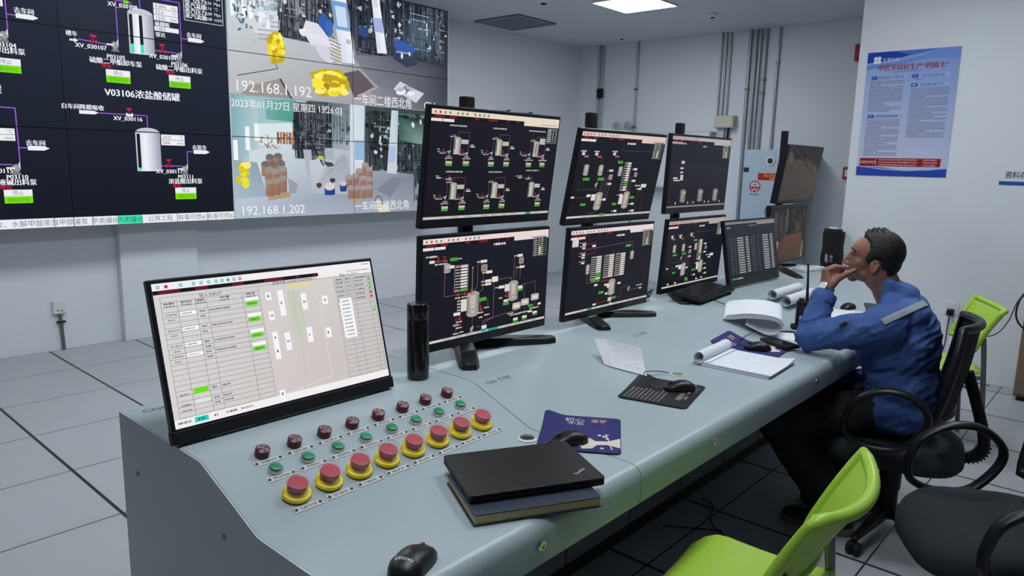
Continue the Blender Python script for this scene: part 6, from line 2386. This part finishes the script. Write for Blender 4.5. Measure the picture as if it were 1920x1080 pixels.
SH_L, EL_L, WR_L = Vector((-.185, -.005, .895)), Vector((-.165, .262, .815)), Vector((-.085, .226, 1.000))
SH_R, EL_R, WR_R = Vector((.185, -.005, .885)), Vector((.190, -.05, .615)), Vector((.10, .16, .58))
HIP = [Vector((s_ * .09, -.02, .525)) for s_ in (-1, 1)]
KNEE = [Vector((-.125, .395, .475)), Vector((.13, .385, .475))]
ANK = [Vector((-.11, .120, .125)), Vector((.125, .085, .125))]


def torso(b, g):
    b.ell((0, -.06, .555), (.165 + g, .118 + g, .110))
    b.ell((0, -.062, .67), (.155 + g, .118 + g, .15))
    b.ell((0, -.04, .80), (.165 + g, .140 + g, .165))
    b.ell((0, -.07, .865), (.150 + g, .092 + g, .115))
    b.cap((-.15, -.02, .915), (.15, -.02, .91), .052 + g, .052 + g)
    b.cap((-.06, -.02, .95), (.06, -.02, .95), .045 + g, .045 + g)


def legs(b, g, end):
    for h, k, a in zip(HIP, KNEE, ANK):
        b.cap(h, k, .080 + g * .3, .062 + g)
        e = k.lerp(a, end)
        b.cap(k, k.lerp(e, .35), .058 + g, .056 + g)
        b.cap(k.lerp(e, .3), e, .056 + g, .040 + g * 1.6)


b = MB()
torso(b, -.008)
legs(b, -.006, 1.0)
for a in (0, 1):
    b.cap(ANK[a] + Vector((0, -.03, -.075)), ANK[a] + Vector((0, .13, -.088)), .032, .026)
    b.cap(ANK[a], ANK[a] + Vector((0, -.02, -.07)), .036, .034)
for S_, E_, W_ in ((SH_L, EL_L, WR_L), (SH_R, EL_R, WR_R)):
    b.cap(S_, E_, .052, .040)
    b.cap(E_, E_.lerp(W_, .35), .041, .042)
    b.cap(E_.lerp(W_, .3), W_, .042, .026)
# neck and head
b.cap((0, -.025, .945), hp(-.022, 0, -.045), .060, .054)
b.cap(hp(-.03, 0, -.02), hp(-.035, 0, -.08), .062, .058)
he(b, -.012, 0, .030, .097, .076, .086)
he(b, -.03, 0, .0, .075, .070, .075)
he(b, .046, 0, .028, .050, .058, .058)
he(b, .048, 0, -.030, .047, .056, .075)
he(b, .028, 0, -.070, .058, .052, .040, .25)
he(b, .070, 0, -.100, .022, .024, .018)
for s_ in (-1, 1):
    he(b, .050, s_ * .040, -.024, .026, .017, .024)
    he(b, .080, s_ * .030, .020, .013, .022, .009)
    he(b, .078, s_ * .031, -.007, .010, .016, .0045)
    he(b, .079, s_ * .031, .011, .010, .016, .005)
    he(b, -.008, s_ * .073, -.034, .017, .008, .029, -.25)
    b.tube([hp(-.012 + .018 * math.cos(a) * (.8 + .2 * math.sin(a)) - .004 * math.sin(a), s_ * (.079 - .004 * math.cos(a)), -.031 + .027 * math.sin(a)) for a in [2 * PI * k / 16 for k in range(16)]], .0038, 7, closed=True)
    he(b, .103, s_ * .011, -.040, .009, .008, .008)
b.cap(hp(.090, 0, .012), hp(.113, 0, -.034), .0085, .0118)
he(b, .092, 0, -.062, .012, .024, .007)
he(b, .088, 0, -.074, .012, .021, .008)
he(b, .083, 0, -.085, .011, .024, .01)
# left hand against the mouth: palm, four curled fingers, thumb along the cheek
P0_, = [WR_L]
kn = [Vector((-.074, .233, 1.079)), Vector((-.060, .243, 1.074)), Vector((-.045, .247, 1.066)), Vector((-.031, .246, 1.056))]
b.cap(WR_L, WR_L + Vector((.012, -.004, .022)), .025, .024)
b.ell((-.058, .218, 1.052), (.0225, .034, .038))
b.ell((-.050, .205, 1.078), (.022, .030, .022))
for k, p in enumerate(kn):
    b.cap(WR_L + Vector((-.006 + .010 * k, -.012 + .010 * k, .018)), p, .0150, .0105)
fing = [((-.068, .200, 1.094), (-.052, .170, 1.092), .0112), ((-.052, .208, 1.094), (-.034, .176, 1.086), .0112), ((-.036, .212, 1.086), (-.020, .182, 1.074), .0108), ((-.022, .214, 1.072), (-.008, .188, 1.060), .0098)]
for p, (m1_, tp, r) in zip(kn, fing):
    b.cap(p, m1_, r + .001, r)
    b.cap(m1_, tp, r, r * .88)
b.cap(WR_L + Vector((-.004, -.014, .016)), (-.078, .188, 1.050), .0175, .0145)
b.cap((-.078, .188, 1.050), (-.076, .160, 1.070), .0140, .0122)
b.cap((-.076, .160, 1.070), (-.066, .132, 1.088), .0120, .0100)
# right hand resting on the thigh
b.cap(WR_R, WR_R + Vector((-.004, .05, -.012)), .026, .028)
for k in range(4):
    o_ = Vector((.128 - .021 * k, .245 + .004 * (1.5 - abs(k - 1.5)), .572))
    b.cap(WR_R + Vector((.022 - .014 * k, .055, -.012)), o_, .011, .0098)
    b.cap(o_, o_ + Vector((-.004, .036, -.012)), .0096, .0088)
    b.cap(o_ + Vector((-.004, .036, -.012)), o_ + Vector((-.005, .055, -.028)), .0088, .0078)
b.cap(WR_R + Vector((-.018, .02, -.004)), WR_R + Vector((-.048, .055, -.006)), .0125, .0105)
b.cap(WR_R + Vector((-.048, .055, -.006)), WR_R + Vector((-.055, .082, -.014)), .0105, .0085)
man = remesh(b, 'person', .0042, 4, 'skin', None)
man.location = (3.12, .75, 0)
man.rotation_euler = (0, 0, math.radians(10))
tag(man, 'man in a blue work jacket and black trousers sitting with his hand on his mouth', 'person')

# jacket
b = MB()
torso(b, .016)
b.ell((0, -.065, .545), (.200, .148, .105))
b.ell((0, -.085, .64), (.180, .130, .17))
b.ell((0, -.065, .515), (.198, .146, .05))
b.ell((0, -.085, .80), (.185, .115, .17))
b.cap((-.09, -.075, .93), (.09, -.075, .925), .070, .070)
b.cap(SH_L + Vector((.03, 0, .01)), SH_L.lerp(EL_L, .15), .076, .074)
b.cap(SH_L, EL_L, .075, .056)
b.cap(EL_L, EL_L.lerp(WR_L, .4), .056, .055)
b.cap(EL_L.lerp(WR_L, .3), EL_L.lerp(WR_L, .82), .056, .046)
b.cap(SH_R, EL_R, .075, .062)
b.cap(EL_R, WR_R.lerp(EL_R, .12), .062, .044)
# stand-up collar
b.cap((-.03, -.052, .990), (.03, -.052, .990), .05, .05)
b.lathe([(.066, -.03), (.070, .03), (.066, .052)], 24, (0, -.008, 1.003), (Vector((1, 0, 0)), Vector((0, .93, .36)), Vector((0, -.12, .99)).normalized()))
FOLDS = [((-.20, .12, .80), (-.17, -.05, .72), .05, .009), ((-.18, .10, .74), (-.17, -.10, .64), .035, .008), ((-.19, -.02, .86), (-.16, -.17, .74), .03, -.008), ((-.2, .2, .85), (-.18, .26, .78), .03, .007),
         ((-.17, -.10, .58), (-.16, .05, .66), .035, -.009), ((-.14, -.19, .70), (-.18, .0, .60), .03, .008), ((-.17, .25, .89), (-.11, .29, .87), .02, .007), ((-.19, .22, .90), (-.12, .21, .88), .015, -.006),
         ((-.20, .03, .82), (-.19, -.12, .83), .022, .006), ((-.1, -.2, .82), (-.19, -.06, .75), .025, -.007)]


def jd(co):
    d = .0050 * noise.noise(Vector((co.x * 9, co.y * 9 + co.z * 5, co.z * 13 - co.y * 8)))
    # creases: ridged noise stretched along the pull of the cloth
    a = Vector((co.x * 7, (co.y * .5 + co.z * .85) * 34, (co.y * .85 - co.z * .5) * 9))
    r = 1 - abs(noise.noise(a + Vector((3.1, 0, 0))))
    d += .0075 * (r ** 5 - .35) * (1 if co.z < .93 else .3)
    a2 = Vector((co.x * 10, (co.y * .9 - co.z * .45) * 26, (co.y * .4 + co.z * .9) * 8))
    d += .0045 * ((1 - abs(noise.noise(a2))) ** 5 - .3)
    for a, c, w, h in FOLDS:
        a, c = Vector(a), Vector(c)
        q = max(0, min(1, (co - a).dot(c - a) / (c - a).length_squared))
        r = (co - a.lerp(c, q)).length / w
        if r < 2:
            d += h * .7 * math.exp(-r * r * 2)
    return d


jk = remesh(b, 'jacket', .0065, 5, 'jacket', man, jd)
bvh = BVHTree.FromPolygons([tuple(v.co) for v in jk.data.vertices], [tuple(p.vertices) for p in jk.data.polygons])


def on_jacket(p, lift=.0015):
    q, n, i, d = bvh.find_nearest(Vector(p))
    return q + n * lift


OUT = Vector((-.86, -.34, .38)).normalized()


def cast(p, lift=.003):
    q, n, i, d = bvh.ray_cast(Vector(p) + OUT * .4, -OUT)
    return (q if q else Vector(p)) + OUT * lift


def strip(name, pts, w, m, lift=.004):
    rows = []
    n = len(pts)
    tg = (Vector(pts[-1]) - Vector(pts[0])).normalized()
    sd = tg.cross(OUT).normalized()
    for p in pts:
        rows.append([cast(Vector(p) + sd * (w * (j / 4 - .5)), lift) for j in range(5)])
    # even out so the tape lies smooth
    for _ in range(3):
        rows = [[rows[i][j] if i in (0, n - 1) else (rows[i - 1][j] + rows[i][j] * 2 + rows[i + 1][j]) * .25 for j in range(5)] for i in range(n)]
    rows = [[p + OUT * .003 for p in r] for r in rows]
    MB().sheet(rows, .0015).build(name, m, jk, 60)


A_, B2 = Vector((-.200, .021, .905)), Vector((-.050, -.123, .985))
strip('reflective_stripe', [A_.lerp(B2, k / 14) for k in range(15)], .025, 'reflect')
strip('sleeve_patch', [Vector((-.22, .152 - .006 * k, .884 + .0045 * k)) for k in range(5)], .011, 'black')
# cuff band
b = MB()
ax_ = (WR_L - EL_L).normalized()
u_ = ax_.orthogonal().normalized()
b.lathe([(.0475, -.035), (.0485, -.03), (.0485, .0), (.0455, .004), (.040, .002), (.038, -.02)], 26, EL_L.lerp(WR_L, .90), (u_, ax_.cross(u_), ax_))
b.build('cuff', 'jacket', jk, 50)

# trousers
b = MB()
b.ell((0, -.05, .535), (.180, .140, .11))
legs(b, .030, .93)
remesh(b, 'trousers', .0075, 5, 'trouser', man, lambda co: .006 * noise.noise(Vector((co.x * 10, co.y * 14, co.z * 14))))

# shoes
for a in (0, 1):
    b = MB()
    c = ANK[a]
    rows, v, f = [], [], []
    n, m = 16, 12
    for i in range(n + 1):
        q = i / n
        y = c.y - .085 + .275 * q
        w = .047 * (max(.02, 1 - abs(2 * q - 1) ** 3.5)) ** .5 * (1 - .12 * (q < .35))
        h = .105 - .01 * q if q < .38 else .10 - .055 * min(1, (q - .38) / .3)
        h *= (max(.05, 1 - abs(2 * q - 1) ** 6)) ** .5
        v += [(c.x + w * math.cos(PI * j / m), y, .028 + h * math.sin(PI * j / m) ** .7 * .9) for j in range(m + 1)]
    for i in range(n):
        for j in range(m):
            e = i * (m + 1) + j
            f.append((e, e + 1, e + m + 2, e + m + 1))
    f += [tuple(range(m, -1, -1)), tuple(range(n * (m + 1), (n + 1) * (m + 1)))]
    b.add(v, f)
    sh = b.build('shoe', 'shoe', man, 60)
    pol = [(c.x + .050 * (max(.05, 1 - abs(2 * q - 1) ** 3.2)) ** .5 * s_, c.y - .089 + .283 * q) for s_, qs in ((1, [k / 14 for k in range(15)]), (-1, [1 - k / 14 for k in range(15)])) for q in qs]
    MB().prism(pol, lambda x, y, h: (x, y, h), .001, .030).build('sole', 'sole', sh, 50, bevel=.004)

# hair
bm = bmesh_ = None
import bmesh
bm = bmesh.new()
nu, nv = 96, 64
grid = []
rd = random.Random(2)


FL = [(-.10, -.05), (-.045, .002), (-.03, .012), (-.012, .026), (.0, .032), (.02, .026), (.045, .016), (.07, .030), (.09, .052), (.105, .072), (.14, .09)]
UB = [(-.2, -.078), (-.062, -.078), (-.034, -.012), (-.028, .002), (-.002, .002), (.004, -.034), (.04, -.03), (.12, -.03)]


def lerp_tab(t, x):
    for (a, p), (c, q) in zip(t[:-1], t[1:]):
        if a <= x <= c:
            return p + (q - p) * (x - a) / (c - a)
    return t[0][1] if x < t[0][0] else t[-1][1]


def hair_mask(f, l, u):
    """signed amount: > 0 inside the hair"""
    return min(lerp_tab(FL, u) - f - .12 * max(0, abs(l) - .03) * (u > .06), u - lerp_tab(UB, f))


for i in range(nv + 1):
    ph = PI / 2 - PI * .80 * i / nv
    row = []
    for k in range(nu):
        th = 2 * PI * k / nu
        f_, l_, u_2 = math.cos(ph) * math.cos(th), math.cos(ph) * math.sin(th), math.sin(ph)
        base = (-.012 + .0975 * f_, .0765 * l_, .030 + .0865 * u_2)
        mk = hair_mask(*base)
        h = max(0, min(1, mk / .014))
        g = .0004 + .0062 * h + .004 * h * max(0, u_2) + rd.uniform(0, .0022) * h
        row.append((bm.verts.new(hp(-.012 + (.0975 + g) * f_, (.0765 + g) * l_, .030 + (.0865 + g) * u_2)), mk))
    grid.append(row)
for i in range(nv):
    for k in range(nu):
        l = (k + 1) % nu
        q = [grid[i][k], grid[i + 1][k], grid[i + 1][l], grid[i][l]]
        if sum(p[1] > 0 for p in q) >= 3:
            try:
                bm.faces.new([p[0] for p in q])
            except ValueError:
                pass
bmesh.ops.delete(bm, geom=[v for v in bm.verts if not v.link_faces], context='VERTS')
me = bpy.data.meshes.new('hair')
bm.to_mesh(me)
bm.free()
me.polygons.foreach_set('use_smooth', [True] * len(me.polygons))
me.materials.append(M['hair'])
ho = bpy.data.objects.new('hair', me)
COL.objects.link(ho)
ho.parent = man
sd = ho.modifiers.new('s', 'SOLIDIFY')
sd.thickness = .012
sd.offset = -1
# lower back of the head and nape
b = MB()
he(b, -.046, 0, -.010, .064, .070, .066)
he(b, -.058, 0, -.050, .040, .058, .040)
he(b, -.060, 0, -.078, .032, .046, .030)
rd = random.Random(6)
for k in range(110):
    f0, l0 = rd.uniform(-.03, .052), rd.uniform(-.042, .042)
    q = 1 - ((f0 + .012) / .1) ** 2 - (l0 / .079) ** 2
    u0 = .030 + .093 * math.sqrt(max(0, q))
    b.tube([hp(f0, l0, u0 - .004), hp(f0 + rd.uniform(.0, .008), l0 + rd.uniform(-.003, .003), u0 + rd.uniform(.008, .016))], [.0034, .0006], 5)
b.build('hair', 'hair', man, 70)
for s_ in (-1, 1):
    b = MB()
    for k in range(6):
        b.tube([hp(.0885 - .0022 * k * k * .25 - .001 * k, s_ * (.015 + .0065 * k), .028 + .0012 * k - .0005 * k * k), hp(.0975 - .004 * k * .9, s_ * (.021 + .0065 * k), .031 + .001 * k - .0004 * k * k)], .0028, 5)
    b.build('eyebrow', 'hair', man, 60)
    e = MB()
    he(e, .0775, s_ * .031, .003, .008, .0125, .0042)
    eo = e.build('eye', 'eye', man, 60)
    e = MB()
    he(e, .0805, s_ * .032, .003, .0062, .0055, .0044)
    e.build('iris', 'blackm', eo, 60)

# wristwatch
wc = WR_L + Vector((.004, -.002, .004))
ax_ = (WR_L + Vector((.02, 0, .05)) - EL_L).normalized()
u_ = Vector((-1, .25, .1))
u_ = (u_ - ax_ * u_.dot(ax_)).normalized()
w_ = ax_.cross(u_)
ring = [wc + u_ * (.030 * math.cos(2 * PI * k / 28)) + w_ * (.027 * math.sin(2 * PI * k / 28)) for k in range(28)]
wb = MB().tube(ring, .0075, 8, closed=True, flat=.35, ref=u_).build('watch_band', 'steelw', man, 60)
nrm = Vector((-.85, .45, .25))
nrm = (nrm - ax_ * nrm.dot(ax_)).normalized()
cc = wc + nrm * .029
t1 = nrm.orthogonal().normalized()
MB().lathe([(.0195, -.002), (.0205, .001), (.0205, .006), (.0175, .008), (.0165, .0072)], 28, cc, (t1, nrm.cross(t1), nrm)).build('watch_case', 'steelw', wb, 40)
MB().lathe([(.0164, .0072), (.0005, .0074)], 24, cc, (t1, nrm.cross(t1), nrm)).build('watch_dial', 'dial', wb, 40)
